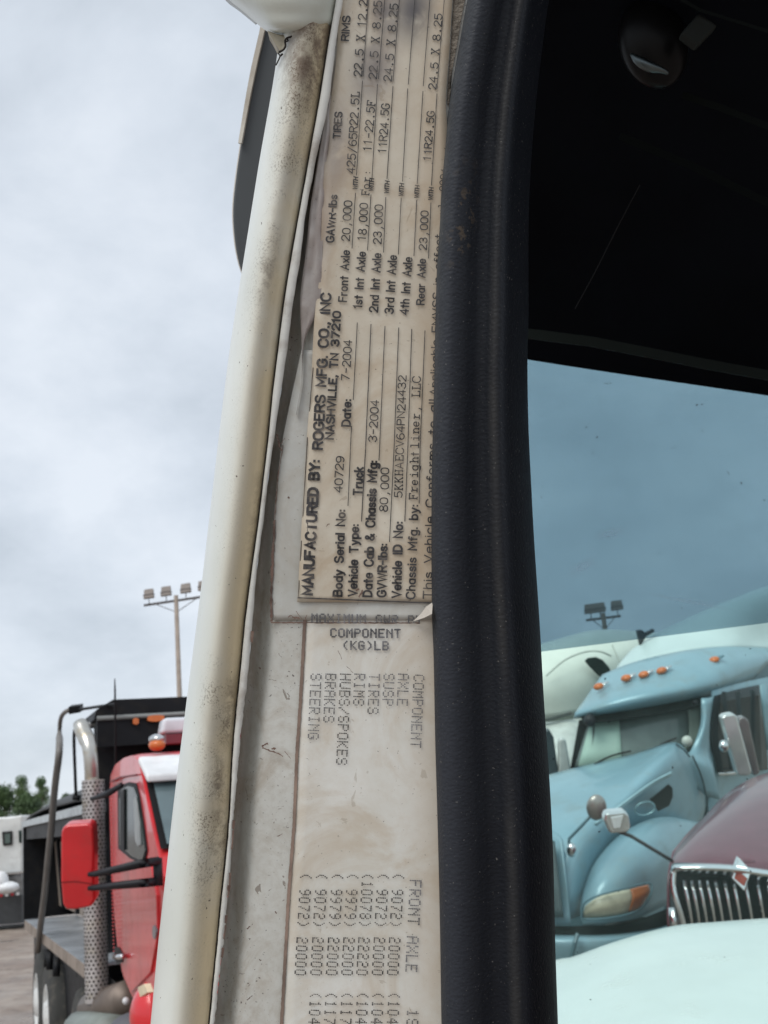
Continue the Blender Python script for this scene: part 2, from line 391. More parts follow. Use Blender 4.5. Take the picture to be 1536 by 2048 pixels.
XR = [(-300, 1150), (0, 1098), (120, 1082), (250, 1068), (420, 1058), (637, 1057), (720, 1055), (850, 1057), (1000, 1064), (1090, 1069), (1240, 1079), (1310, 1083), (1400, 1088), (1560, 1099), (1700, 1106), (1900, 1111), (2048, 1116), (2300, 1124)]
def c_face(y):
    a, b = herm(XS, y)+.5, herm(XT, y)+30
    k = min(1, max(0, (y-200)/230)); k = k*k*(3-2*k); m = lambda d: .5585+(d-.5585)*k if d > .561 else d
    return [(a-1, m(.573)), (a+6, m(.5745)), (a+16, m(.5735)), (a+28, m(.568)), (a+38, m(.5625)), (a+46, .5605), (a+60, .560), (a+90, .560), ((a+b)/2, .560), (b, .560)]
nearloft('door_jamb', c_face, FACE, near, ys=YS)
def c_trim(y):
    a, b = herm(XT, y), herm(XR, y); w_ = b-a
    return [(a+w_*f, d) for f, d in [(.05, .580), (.01, .568), (0, .561), (.012, .5555), (.05, .550), (.12, .5465), (.20, .5455), (.28, .5475), (.36, .5515), (.43, .5555), (.50, .5565), (.57, .5545), (.62, .552), (.67, .551), (.71, .5525), (.76, .557), (.82, .564), (.90, .575), (.97, .59), (1.0, .61), (.99, .66), (.95, .72)]]
nearloft('black_trim', c_trim, TRIM, near, ys=YS)

# raised roof corner over the top of the door frame, cracked seam below it
rc = [[(300,-200,.60),(400,-200,.565),(500,-200,.545),(600,-200,.54),(660,-200,.545),(712,-200,.5575)],
      [(390,-80,.60),(440,-80,.565),(510,-80,.543),(590,-80,.538),(650,-80,.544),(690,-80,.5572)],
      [(446,-12,.60),(470,-12,.565),(520,-15,.544),(585,-12,.539),(640,-10,.545),(676,-12,.5568)],
      [(490,26,.60),(505,26,.566),(535,24,.547),(590,24,.542),(635,22,.547),(668,20,.5566)],
      [(522,54,.60),(530,55,.570),(550,58,.552),(594,58,.547),(626,54,.551),(662,46,.5566)],
      [(536,64,.61),(545,66,.59),(560,69,.575),(595,72,.567),(624,68,.565),(655,66,.566)]]
patch('roof_corner', rc, ROOFC, near, sub=6, solid=.003)
patch('drip_rail', [[(330,-140,.64),(400,-140,.61),(470,-140,.60)],[(420,-40,.64),(455,-40,.61),(495,-40,.60)],[(452,2,.64),(475,-4,.61),(502,-6,.60)],[(478,22,.64),(496,16,.61),(508,20,.60)],[(512,50,.64),(516,44,.61),(520,46,.60)]],
      simple('shaded_rail_paint', (.42, .44, .42), .4, dirt=(.2,.17,.15)), near, sub=4, solid=.004)
g = MB(); g.prism([P(*p) for p in [(534,60,.5655),(556,68,.5635),(592,70,.5605),(576,78,.5585),(570,84,.5575),(571,96,.5575),(560,104,.5625),(552,92,.5655),(545,78,.5655)]], fw*.012)
g.mk('torn_seam_panel', simple('yellowed_sealer', (.40, .36, .26), .6, dirt=(.12,.09,.07), dirt_amt=.9, scale=60), near, bevel=.0005)
g = MB()
for ci_, (pts, r_) in enumerate([([(558,104,.556),(566,100,.5545),(571,92,.553),(570,82,.553),(574,76,.552),(584,73,.5515),(600,69,.551),(612,69,.552)], .0005), ([(556,106,.560),(560,112,.5585),(556,122,.561),(552,130,.565)], .00035), ([(561,112,.557),(565,108,.556)], .0005), ([(571,84,.553),(576,81,.5525),(573,76,.5525)], .0004), ([(503,8,.598),(504,22,.598),(509,34,.598),(519,48,.598)], .0004)]):
    g = MB(); g.tube(cat([P(*p) for p in pts], 3), r_, 5); g.mk('seam_crack', SOOT, near)
# dark line of the cracked sealer running down the crease
g = MB(); rr_ = random.Random(5)
for y in range(49, 2300, 6):
    if rr_.random() < (.05 if y < 1000 else .3): continue
    x = herm(XC, y); k = .8+ (1.5*rr_.random() if y > 1350 else .4*rr_.random())
    a, b = x+.9-k*.5, x+.9+k*.5
    x2 = herm(XC, y+7)
    g.add([P(a,y,.5550),P(b,y,.5550),P(x2+.9+k*.5,y+7,.5550),P(x2+.9-k*.5,y+7,.5550)], [(0,1,2,3)])
g.mk('sealer_crack', SOOT, near, kind='stuff')
for y, h_, w_ in [(1262,24,7),(1640,20,6),(1660,40,4),(1745,50,5),(1770,14,7),(1830,18,6),(1850,30,4),(1895,22,6)]:
    x = herm(XS, y)+1; g = MB()
    g.add([P(x-w_*.5,y,.5524),P(x+w_*.45,y+1,.5524),P(herm(XS,y+h_)+w_*.4,y+h_,.5524),P(herm(XS,y+h_)-w_*.2,y+h_-3,.5524),P(x-w_*.6,y+h_*.5,.5524)], [(0,1,2,3,4)]); g.mk('chipped_paint', GRIME, near)

# stickers ---------------------------------------------------------
def sheet(name, left, right, ys, d, mat, parent, wav=0, curl=None, **k):
    rows = []
    for y in ys:
        a, b = herm(left, y), herm(right, y); nn = 14
        r_ = []
        for j in range(nn+1):
            x = a+(b-a)*j/nn; dd = d
            if wav: dd -= wav*max(0, 1-j/2.2)*(0.5+.5*math.sin(y*.045+1)*math.sin(y*.017))
            if wav: dd -= .00012*math.sin(x*.07+y*.013)
            r_.append(P(x, y, dd))
        rows.append(r_)
    nc = 15; vs = [v for r in rows for v in r]
    fs = [(i*nc+j, (i+1)*nc+j, (i+1)*nc+j+1, i*nc+j+1) for i in range(len(rows)-1) for j in range(nc-1)]
    uv = [(j/(nc-1), y/1250.) for y in ys for j in range(nc)]
    return mk(name, vs, fs, mat, parent, smooth=True, uvs=uv, solid=.00012, **k)
lowL = [(1248,611),(1400,602),(1500,596),(1650,590),(1790,579),(2048,565),(2300,550)]
low = sheet('component_sticker', lowL, [(1248,905),(2300,925)], list(range(1206,2301,16)), .5594, LOWER, near, label='white sticker with dot matrix component ratings')
lamL = [(700,603),(830,575),(900,562),(1000,551),(1100,545),(1243,541)]
lam = sheet('laminate_sheet', lamL, [(700,903),(1243,905)], list(range(700,1244,12)), .5588, m_paper('aged_laminate_film', (.50,.505,.475), (.62,.63,.60), (.36,.30,.22), .4), near)
upL = [(-200,694),(0,677),(100,674),(190,663),(230,656),(330,648),(420,644),(500,641),(560,636),(650,628),(770,622),(870,614),(1000,606),(1195,595)]
upR = [(-200,925),(0,905),(100,899),(200,892),(300,897),(500,897),(1207,900)]
upp = sheet('certification_sticker', upL, upR, list(range(-200,1197,12))+[1204], .5578, UPPER, near, wav=.0012, label='beige certification sticker printed sideways')
# torn laminate folds beside the sticker
def c_lam(y):
    a = herm([(190,655),(260,645),(330,634),(420,620),(500,612),(600,600),(680,603),(760,603),(830,592)], y)
    b = herm([(190,662),(260,660),(330,652),(420,648),(500,645),(560,644),(620,636),(680,610),(760,603.5),(830,593)], y)
    b = max(b, a+.5); w_ = b-a
    n_ = .0014*math.sin(y*.05)+.0008*math.sin(y*.13)
    return [(a, .5582), (a+w_*.15, .5562+n_*.4), (a+w_*.4, .5573+n_*.3), (a+w_*.6, .5560), (a+w_*.85, .5570-n_*.3), (b, .5574)]
nearloft('torn_laminate', c_lam, LAMI, near, ys=list(range(190,831,8)))
# beige dirty gap at the right of the sticker, top
nearloft('dust_strip', lambda y: [(herm(upR,y)+2, .5592), (herm(upR,y)+9, .5588), (herm(XT,y)-4, .5590)], simple('gritty_dust', (.22,.19,.155), .9, var=.4, scale=90, bump=1, bscale=500, bdist=.002), near, ys=list(range(-200, 216, 8)))
# curled corner
g = MB(); g.add([P(*p) for p in [(866,1204,.5575),(864,1228,.548),(848,1236,.5505),(826,1243,.5572),(842,1228,.5560),(852,1214,.5565)]], [(0,1,2,3,4,5)])
g.mk('curled_corner', simple('clear_film_edge', (.52,.48,.43), .2), near, solid=.0001)
# brown grime along the laminate and sticker edges
def ribbon(pts, w0, d, seed=1, jit=.5):
    q = random.Random(seed); g = MB(); vs = []
    pts = [Vector((a, b, 0)) for a, b in pts]; o = []
    for i in range(len(pts)-1):
        n = max(2, int((pts[i+1]-pts[i]).length/5))
        for j in range(n): o.append(pts[i].lerp(pts[i+1], j/n))
    o.append(pts[-1])
    for i, p in enumerate(o):
        t = (o[min(i+1, len(o)-1)]-o[max(i-1, 0)]).normalized(); nn = Vector((-t.y, t.x, 0))
        a = w0*.5*(1+q.uniform(-jit, jit)); b = w0*.5*(1+q.uniform(-jit, jit))
        vs += [P(*(p+nn*a).xy, d), P(*(p-nn*b).xy, d)]
    return vs, [(2*i, 2*i+2, 2*i+3, 2*i+1) for i in range(len(o)-1)]
g = MB()
g.add(*ribbon([(541.5,1245),(700,1245.5),(840,1246)], 2.6, .5584, 1, .6))
g.add(*ribbon([(543,1243),(542,1200),(544,1150),(546,1100),(549,1040)], 4.2, .5583, 2, .7))
g.add(*ribbon([(549,1040),(556,950),(566,890)], 1.6, .5583, 4, .8))
g.mk('grime_line', GRIME, near)
g = MB(); g.add(*ribbon([(x-2, y) for y, x in [(1235,612),(1250,611),(1400,603),(1500,596),(1650,590),(1790,579),(2048,565),(2300,550)]], 6.2, .5590, 3, .15))
g.mk('sticker_edge_grime', simple('brown_edge_grime', (.27,.195,.155), .8, var=.3, scale=40, dirt=(.15,.11,.09)), near)
# short dark marks scratched on the jamb
g = MB(); q = random.Random(11)
for x, y, a, l, w_ in [(537,1500,.35,26,3),(556,1507,.5,22,2.5),(530,1490,-.5,14,3.5),(547,1497,-.2,8,4),(575,1510,.9,18,1.2),(610,1240,-1.2,20,1.6),(592,1236,.2,14,4),(600,1232,.9,26,1),(580,1232,-.4,10,2),(552,1825,.5,5,2.5),(497,1855,-.8,8,3),(521,1920,.3,5,2),(500,1995,-.7,14,2),(560,1670,-.4,12,1.6),(545,1360,.1,14,.8),(560,1310,.9,10,1),(520,1336,.9,4,3),(577,995,.1,3,4),(560,892,1.3,22,4),(556,875,1.2,16,3),(566,882,-.9,14,1.4),(655,1050,-.7,9,1.6),(740,870,.7,5,2),(722,1187,-1.1,18,4),(715,1180,-.6,10,3),(700,1340,.8,18,1),(680,1310,1.1,20,1)]:
    dx, dy = math.cos(a), math.sin(a); pts = []
    for k in range(5): pts.append((x+dx*l*(k/4-.5)+q.uniform(-1, 1), y+dy*l*(k/4-.5)+q.uniform(-1, 1)))
    g.add(*ribbon(pts, w_*.8, .5572, int(x), .8))
g.mk('scratch_marks', GRIME, near, kind='stuff')

# ---------------------------------------------------------------- lettering
GL = {
'A':(4,"0,0 2,6 4,0|.7,2 3.3,2"),'B':(3.8,"0,0 0,6 2.4,6 3.4,5.4 3.4,3.8 2.5,3.2 0,3.2|2.5,3.2 3.8,2.5 3.8,.8 2.6,0 0,0"),
'C':(4,"~4,4.8 3,5.95 1.2,5.95 0,4.5 0,1.5 1.2,.05 3,.05 4,1.2"),'D':(4,"0,0 0,6 1.8,6 3.3,5.3 4,4 4,2 3.3,.7 1.8,0 0,0"),
'E':(3.4,"3.4,6 0,6 0,0 3.4,0|0,3.1 2.8,3.1"),'F':(3.4,"3.4,6 0,6 0,0|0,3.1 2.8,3.1"),
'G':(4,"~3.9,4.8 3,5.95 1.2,5.95 0,4.5 0,1.5 1.2,.05 3,.05 4,1.2|4,1 4,2.8 2.4,2.8"),'H':(4,"0,0 0,6|4,0 4,6|0,3.1 4,3.1"),
'I':(.1,"0,0 0,6"),'K':(3.8,"0,0 0,6|3.7,6 0,2.3|1.4,3.6 3.9,0"),'L':(3.2,"0,6 0,0 3.2,0"),'M':(4.8,"0,0 0,6 2.4,1.6 4.8,6 4.8,0"),
'N':(4,"0,0 0,6 4,0 4,6"),'O':(4.4,"~2.2,6 .7,5.5 0,4 0,2 .7,.5 2.2,0 3.7,.5 4.4,2 4.4,4 3.7,5.5 2.2,6"),'P':(3.8,"0,0 0,6 2.6,6 3.8,5.3 3.8,3.6 2.6,2.9 0,2.9"),
'R':(3.8,"0,0 0,6 2.6,6 3.8,5.3 3.8,3.7 2.6,3 0,3|2.2,3 3.9,0"),'S':(3.8,"~3.6,5 2.7,5.95 1,5.95 .1,5 .3,3.7 1.9,3.1 3.5,2.5 3.8,1.2 2.8,.05 1,.05 0,1"),
'T':(4,"0,6 4,6|2,6 2,0"),'U':(4,"0,6 0,1.6 .8,.2 2,0 3.2,.2 4,1.6 4,6"),'V':(4,"0,6 2,0 4,6"),'W':(5.6,"0,6 1.4,0 2.8,6 4.2,0 5.6,6"),
'X':(4,"0,0 4,6|0,6 4,0"),'Y':(4,"0,6 2,3 4,6|2,3 2,0"),
'0':(4,"~2,6 .6,5.5 0,4 0,2 .6,.5 2,0 3.4,.5 4,2 4,4 3.4,5.5 2,6"),'1':(1.6,"0,4.9 1.2,6 1.2,0"),'2':(4,"~.1,4.6 .9,5.8 2.6,6 3.8,5 3.6,3.6 2,2.1 .1,.1|.1,0 4,0"),
'3':(4,"~.2,5.2 1.4,6 3,5.8 3.7,4.6 3,3.4 1.7,3.1|~1.7,3.1 3.4,2.8 4,1.6 3.2,.3 1.6,0 0,.9"),'4':(4,"3,0 3,6 0,1.8 4,1.8"),
'5':(4,"3.7,6 .6,6 .3,3.3|~.3,3.3 2,3.9 3.6,3.2 4,1.9 3.2,.4 1.6,0 0,.8"),'6':(4,"~3.4,5.6 2,6 .6,4.9 0,2.8 .4,.8 2,0 3.6,.6 4,1.9 3.4,3.2 2,3.6 .5,3 .05,2"),
'7':(4,"0,6 4,6 1.4,0"),'8':(4,"~2,6 .6,5.5 .4,4.2 2,3.2 3.6,4.2 3.4,5.5 2,6|~2,3.2 .3,2.4 0,1.2 .7,.2 2,0 3.3,.2 4,1.2 3.7,2.4 2,3.2"),
'9':(4,"~.6,.4 2,0 3.4,1.1 4,3.2 3.6,5.2 2,6 .4,5.4 0,4.1 .6,2.8 2,2.4 3.5,3 3.95,4"),
'a':(3,"~3,2 2.7,3.6 1.5,4 .3,3.4 0,2 .3,.6 1.5,0 2.7,.4 3,2|3,4 3,0"),'b':(3,"0,6 0,0|~0,2 .3,3.5 1.6,4 2.8,3.3 3.1,2 2.8,.7 1.6,0 .3,.5 0,2"),
'c':(2.8,"~2.8,3.2 1.7,4 .4,3.4 0,2 .4,.6 1.7,0 2.8,.8"),'d':(3.1,"3.1,6 3.1,0|~3.1,2 2.8,3.5 1.5,4 .3,3.3 0,2 .3,.7 1.5,0 2.8,.5 3.1,2"),
'e':(3,"~0,2.1 3,2.1|~3,2.1 2.7,3.6 1.5,4 .3,3.4 0,2 .4,.5 1.6,0 2.8,.7"),'f':(2,"~2.2,5.7 1.3,6 .8,5.2 .8,3|.8,4 .8,0|0,3.9 1.9,3.9"),
'g':(3,"~3,2 2.7,3.6 1.5,4 .3,3.4 0,2 .3,.6 1.5,0 2.7,.4 3,2|~3,4 3,-1 2.2,-2 .3,-1.7"),'h':(2.8,"0,6 0,0|~0,2.6 .8,3.8 2.1,3.9 2.8,2.8|2.8,2.8 2.8,0"),
'i':(.1,"0,4 0,0|0,5.6 0,5.7"),'k':(2.8,"0,6 0,0|2.7,4 0,1.6|.9,2.4 2.9,0"),'l':(.1,"0,6 0,0"),'n':(2.8,"0,4 0,0|~0,2.6 .8,3.8 2.1,3.9 2.8,2.8|2.8,2.8 2.8,0"),
'm':(4.4,"0,4 0,0|0,2.8 .8,3.9 1.8,3.9 2.2,3 2.2,0|2.2,2.8 3,3.9 4,3.9 4.4,3 4.4,0"),
'o':(3.1,"~1.55,4 .4,3.5 0,2 .4,.5 1.55,0 2.7,.5 3.1,2 2.7,3.5 1.55,4"),'p':(3,"0,4 0,-2|~0,2 .3,3.5 1.6,4 2.8,3.3 3.1,2 2.8,.7 1.6,0 .3,.5 0,2"),
'r':(1.9,"0,4 0,0|~0,2.4 .6,3.6 1.9,4"),'s':(2.6,"~2.5,3.4 1.5,4 .3,3.6 .3,2.6 1.4,2.1 2.5,1.6 2.5,.5 1.2,0 0,.7"),'t':(2,"1,5.6 1,0|0,4 2,4"),
'u':(2.8,"~0,4 0,1.2 .7,.1 2,.2 2.8,1.4|2.8,4 2.8,0"),'v':(3,"0,4 1.5,0 3,4"),'y':(3,"0,4 1.5,0|3,4 1.2,-1.2 .2,-1.9"),'x':(2.8,"0,0 2.8,4|0,4 2.8,0"),
'j':(.8,"~.8,4 .8,-1 .2,-1.8|.8,5.6 .8,5.7"),
'.':(.3,".1,0 .1,.25"),',':(.5,".4,.4 .3,-.3 0,-1"),':':(.3,".1,.4 .1,.6|.1,3.2 .1,3.4"),'-':(2.2,"0,2.8 2.2,2.8"),'/':(3.4,"0,-.4 3.4,6.4"),
'&':(4,"~4,0 2,2.4 .8,4.6 1.2,5.8 2.2,5.8 2.6,4.8 1.6,3.4 .2,2 .2,.7 1.4,0 2.8,.4 3.8,2.2"),' ':(2.6,""),
}
TY = dict(GL)
TY.update({'1':(4,"1,5 2.2,6 2.2,0"),'i':(4,".8,4 2,4 2,0|.4,0 3.6,0|2,5.5 2,5.8"),'l':(4,".8,6 2,6 2,0|.4,0 3.6,0"),'r':(4,".2,4 1.2,4 1.2,0|0,0 2.8,0|~1.2,2.4 2,3.6 3.4,3.9"),
'F':(4,"0,0 1.6,0|.6,0 .6,6|0,6 4,6 4,5|.6,3.1 2.6,3.1|2.6,3.8 2.6,2.4"),'I':(4,".8,0 3.2,0|.8,6 3.2,6|2,0 2,6"),'n':(4,"0,4 .8,4 .8,0|0,0 1.5,0|~.8,2.6 1.5,3.8 2.8,3.9 3.4,2.8|3.4,2.8 3.4,0|2.7,0 4,0"),
'h':(4,"0,6 .8,6 .8,0|0,0 1.5,0|~.8,2.6 1.5,3.8 2.8,3.9 3.4,2.8|3.4,2.8 3.4,0|2.7,0 4,0"),'K':(4,"0,0 1.4,0|.6,0 .6,6|0,6 1.4,6|3.6,6 .6,2.3|1.6,3.4 3.6,0|3,0 4,0|3,6 4,6"),
'H':(4,"0,0 1.3,0|0,6 1.3,6|.6,0 .6,6|2.7,0 4,0|2.7,6 4,6|3.4,0 3.4,6|.6,3 3.4,3"),'L':(4,"0,0 4,0 4,1.4|1,0 1,6|.2,6 2,6"),'X':(4,".4,0 3.6,6|.4,6 3.6,0|0,0 1,0|3,0 4,0|0,6 1,6|3,6 4,6"),
'.':(4,"1.6,.1 2,.5 2.4,.1 2,-.2 1.6,.1|2,-.1 2,.45"),',':(4,"2.3,.5 2.1,-.4 1.5,-1.3"),'-':(4,".6,2.8 3.6,2.8"),':':(4,"2,.3 2,.6|2,3.2 2,3.5"),'E':(4,"0,0 4,0 4,1.2|.7,0 .7,6|0,6 3.8,6 3.8,5|.7,3.1 2.6,3.1"),
'/':(4,".2,-.6 3.8,6.4")})
def strokes(ch, font):
    w_, s = font.get(ch, font[' ']); o = []
    for st in s.split('|'):
        if not st: continue
        sm = st[0] == '~'; st = st.lstrip('~')
        pts = [Vector((*map(float, a.split(',')), 0)) for a in st.split()]
        if sm and len(pts) > 2:
            if (pts[0]-pts[-1]).length < .01:
                ext = [pts[-2]]+pts+[pts[1]]; c = cat(ext, 3); pts = c[3:-3]
            else: pts = cat(pts, 3)
        o.append(pts)
    return w_, o
def ribs(pts, hw):
    n = len(pts); L = []
    p = list(pts); closed = (p[0]-p[-1]).length < .01 and n > 3
    if not closed:
        p[0] = p[0]-(p[1]-p[0]).normalized()*hw*.8; p[-1] = p[-1]+(p[-1]-p[-2]).normalized()*hw*.8
    vs = []
    for i in range(n):
        if closed: d1 = (p[i]-p[i-1 if i else n-2]); d2 = (p[(i+1) if i < n-1 else 1]-p[i])
        else: d1 = p[i]-p[max(i-1, 0)]; d2 = p[min(i+1, n-1)]-p[i]
        if d1.length < 1e-6: d1 = d2
        if d2.length < 1e-6: d2 = d1
        d1.normalize(); d2.normalize(); t = (d1+d2)
        if t.length < .1: t = d1
        t.normalize(); nn = Vector((-t.y, t.x, 0)); k = hw/max(.5, abs(t.dot(d1)))
        vs += [p[i]+nn*k, p[i]-nn*k]
    return vs, [(2*i, 2*i+1, 2*i+3, 2*i+2) for i in range(n-1)]
TD = .5570
def text(s, p0, p1, cap, sw, font=GL, mono=False, mat=None, parent=None, d=TD, slant=0, gap=1.6):
    mat = mat or INK
    a = Vector((*p0, 0)); b = Vector((*p1, 0)); ex = (b-a); L = ex.length; ex.normalize(); ey = Vector((ex.y, -ex.x, 0))  # letter tops point left of travel
    sy = cap/6.; adv = []; x = 0; lay = []
    q = random.Random(s+str(p0))
    if mono:
        sx = 1; n = len(s); cell = L/(n-.18) if n > 1 else L
        wpx = cell*.76
        for i, ch in enumerate(s): lay.append((ch, i*cell+cell*.02, wpx/4.))
    else:
        for ch in s:
            w_ = font.get(ch, font[' '])[0]; lay.append([ch, x, 1]); x += w_+gap
        k = L/(x-gap); lay = [(c, xx*k, k) for c, xx, _ in lay]
    g = MB()
    for ch, xo, sx in lay:
        jy = q.uniform(-.03, .03)*cap if mono else 0
        for pts in strokes(ch, font)[1]:
            w2 = [Vector((xo+(pp.x+slant*pp.y)*sx, pp.y*sy+jy, 0)) for pp in pts]
            vs, fs = ribs(w2, sw/2*(1+q.uniform(-.08, .08)))
            g.add([P(*(a+ex*v.x+ey*v.y).xy, d) for v in vs], fs)
    if g.v: return g.mk('lettering', mat, parent)
def T(s, x0, y0, x1, y1, cap=16, sw=3.6, **k): return text(s, (x0, y0), (x1, y1), cap, sw, parent=upp, **k)
def TT(s, x0, y0, x1, y1, cap=15.5, sw=2.25): return text(s, (x0, y0), (x1, y1), cap, sw, font=TY, mono=True, parent=upp)
T("MANUFACTURED BY:", 624,1189,639,922, 18.5,5.2); T("ROGERS MFG. CO., INC", 644,898,661,588, 18,4.6)
T("NASHVILLE, TN 37210", 666,878,681,624, 14.5,4.0)
T("Body Serial No:", 683,1192,690,1021, 16,4.2); TT("40729", 684,985,688,913)
T("Date:", 700,852,702,800, 16,4); TT("7-2004", 698,761,704,681)
T("Vehicle Type:", 713,1192,717,1050, 16,4); T("Truck", 723,990,726,936, 16,4)
T("Date Cab & Chassis Mfg:", 743,1193,754,923, 16.5,4.2); TT("3-2004", 753,884,758,801)
T("GVWR-lbs:", 771,1193,774,1089, 16,4.1); TT("80,000", 775,1023,778,936)
T("Vehicle ID No:", 801,1195,805,1045, 16.5,3.9); TT("5KKHAECV64PN24432", 804,995,812,751, 15, 2.1)
T("Chassis Mfg. by:", 829,1197,836,1011, 16,3.4); TT("Freightliner, LLC", 834,999,841,753, 15.5,2.2)
T("This Vehicle Conforms to all", 862,1197,874,800, 15.5,2.6); T("Applicable FMVSS in effect", 874,790,884,470, 14,2.2); TT("July 2004", 890,440,897,338, 15, 1.8)
T("GAWR-lbs", 667,484,674,391, 14.5,3.0); T("TIRES", 680,277,684,225, 13.5,2.8); T("RIMS", 697,81,700,33, 14,2.9)
T("Front Axle", 693,603,699,502, 15.5,3.1); TT("20,000", 699,482,704,402); TT("425/65R22.5L", 709,347,719,184); TT("22.5 X 12.25", 723,153,736,-14)
T("1st Int Axle", 723,616,731,505, 15.5,3.2); TT("18,000", 731,482,736,407); TT("For:", 738,391,741,340, 14.5, 1.9); TT("11-22.5F", 742,303,751,202); TT("22.5 X 8.25", 753,158,764,2)
T("2nd Int Axle", 755,624,762,508, 16,3.2); TT("23,000", 762,488,766,410); TT("11R24.5G", 772,307,779,208); TT("24.5 X 8.25", 783,163,796,8)
T("3rd Int Axle", 786,627,793,512, 16,3.3); T("4th Int Axle", 816,629,824,516, 16,3.2)
T("Rear Axle", 848,609,851,519, 14.5,3.1); TT("23,000", 853,500,857,422, 14.5); TT("11R24.5G", 861,322,869,223, 14); TT("24.5 X 8.25", 872,179,884,28, 14.5)
for x, y in [(714,379),(746,382),(777,387),(806,392),(837,396),(865,400)]: T("WITH", x, y, x+1.6, y-24, 8, 2.1, slant=.12, gap=1.2)
g = MB()
for w_, pts in [(1.7,[(696,1012),(703,852)]),(1.6,[(706.5,800),(714.6,645)]),(1.9,[(723,1043),(731,900),(742,648)]),(1.6,[(758,921),(770,652)]),(1.7,[(779,1084),(788,900),(797.5,655)]),
    (1.7,[(809.6,1043),(815.5,900),(823.6,658)]),(1.6,[(838.4,1007),(840,900),(850,661)]),
    (1.5,[(704,497),(711,386)]),(1.5,[(713,351),(725,161)]),(1.5,[(726,153),(739,-30)]),(1.5,[(735,501),(742,389)]),(1.5,[(744,356),(755,168)]),(1.5,[(757,158),(772,-30)]),
    (1.5,[(767,505),(771.6,394)]),(1.5,[(774,358),(786,172)]),(1.5,[(786,163),(801,-30)]),(1.5,[(796.6,509),(802.5,395.5)]),(1.5,[(805,363),(815.5,177)]),(1.5,[(816.5,169),(832,-30)]),
    (1.5,[(828,512),(833.4,400)]),(1.5,[(834.4,368),(846,182)]),(1.5,[(846.4,172.5),(862,-30)]),(1.5,[(857,517),(862,405)]),(1.5,[(863,371),(874,187)]),(1.5,[(874,177.5),(891,-30)]),
    (1.6,[(596.5,1194),(600,1130),(615,870),(626,735)]),(2.4,[(595,1195.5),(862,1206)])]:
    g.add(*ribbon(pts, w_, .5571, int(pts[0][0]), .12))
g.mk('ruled_lines', INK, upp)
D5 = {'A':"0E11111F111111",'B':"1E11111E11111E",'C':"0E11101010110E",'E':"1F10101E10101F",'F':"1F10101E101010",'G':"0E11101713110E",'H':"1111111F111111",'I':"0E04040404040E",'K':"11121418141211",'L':"1010101010101F",
'M':"111B1515111111",'N':"11191513111111",'O':"0E11111111110E",'P':"1E11111E101010",'R':"1E11111E141211",'S':"0E11100E01110E",'T':"1F040404040404",'U':"1111111111110E",'W':"11111115151B11",'X':"11110A040A1111",'Y':"11110A04040404",
'0':"0E11111111110E",'1':"040C040404040E",'2':"0E11010E10101F",'3':"0E11010E01110E",'4':"02060A121F0202",'7':"1F010204040808",'8':"0E11110E11110E",'9':"0E11110F01020C",'(':"02040808080402",')':"08040202020408",'/':"01010204081010",'Z':"1F01020408101F"}
def dots(s, p0, adv, right, down, cw, chh, mat, r_=1.3, parent=low, keep=None, ry=None, bars=False):
    # p0: top-left dot of the first character; right/down: unit text directions in pixels
    g = MB(); a = Vector((*p0, 0)); rx_ = Vector((*right, 0)); dn = Vector((*down, 0)); q = random.Random(s+str(p0)); ry = ry or r_
    for i, ch in enumerate(s):
        if ch not in D5: continue
        rows = [int(D5[ch][2*k:2*k+2], 16) for k in range(7)]
        for ry_ in range(7):
            for cx_ in range(5):
                if rows[ry_] >> (4-cx_) & 1:
                    c = a+rx_*(i*adv+cx_*cw/4)+dn*(ry_*chh/6)
                    if keep and not keep(c.x, c.y): continue
                    rr = q.uniform(.85, 1.12); n = 8
                    g.add([P(c.x+r_*rr*math.cos(6.2832*k/n), c.y+ry*rr*math.sin(6.2832*k/n), .5586 if parent is low else .5582) for k in range(n)], [tuple(range(n))])
    return g.mk('lettering', mat, parent)
up_r, up_d = (1, .01), (-.01, 1)
dots("MAXIMUM GWR BY", (624,1228), 16.1, (1, .02), (0, 1), 10, 16, GREYINK, 1.6, parent=lam, keep=lambda x, y: y < 1246)
dots("COMPONENT", (662,1258), 16.0, (1, .01), (0, 1), 10, 15.5, GREYINK, 1.9)
dots("(KG)LB", (686,1283), 16.0, (1, .01), (0, 1), 10, 15.5, GREYINK, 1.9)
def vcol(s, xr, y0, adv, lean, mat, ht=20, wd=10.5, r_=1.6):   # letters turned clockwise, reading down
    l = math.hypot(1, lean); dots(s, (xr, y0), adv, (-lean/l, 1/l), (-1, -lean), wd, ht, mat, r_, ry=r_*.8)
vcol("COMPONENT", 847.5,1351,16.6,.045,GREYINK,19,11,1.6)
for s_, xr in [("AXLE",817),("SUSP",788),("TIRES",759),("RIMS",729.5),("HUBS/SPOKES",701),("BRAKES",671.5),("STEERING",642)]:
    vcol(s_, xr, 1349, 16.9 if s_ != "STEERING" else 16.9, .045, INK if s_ in ("HUBS/SPOKES",) else GREYINK, 19.5, 11, 1.6)
vcol("FRONT AXLE", 842,1762,18.8,.05,GREYINK,21,12,1.8)
vcol("1ST INT AXLE", 836.5,2021,18.8,.05,GREYINK,21,12,1.8)
for i, (a_, b_) in enumerate([(" 9072","20000"),(" 9072","20000"),(" 9979","22000"),(" 9979","22000"),("10078","22220"),(" 9072","20000"),(" 9072","20000")]):
    xr = [622.5,654,685.5,716,746,777,807.5][i]
    vcol("("+a_+")", xr, 1749, 15.9, .06, INK, 20.5, 9.2, 1.6)
    vcol(b_, xr-7.5, 1877, 16.0, .06, INK, 20.5, 9.2, 1.6)
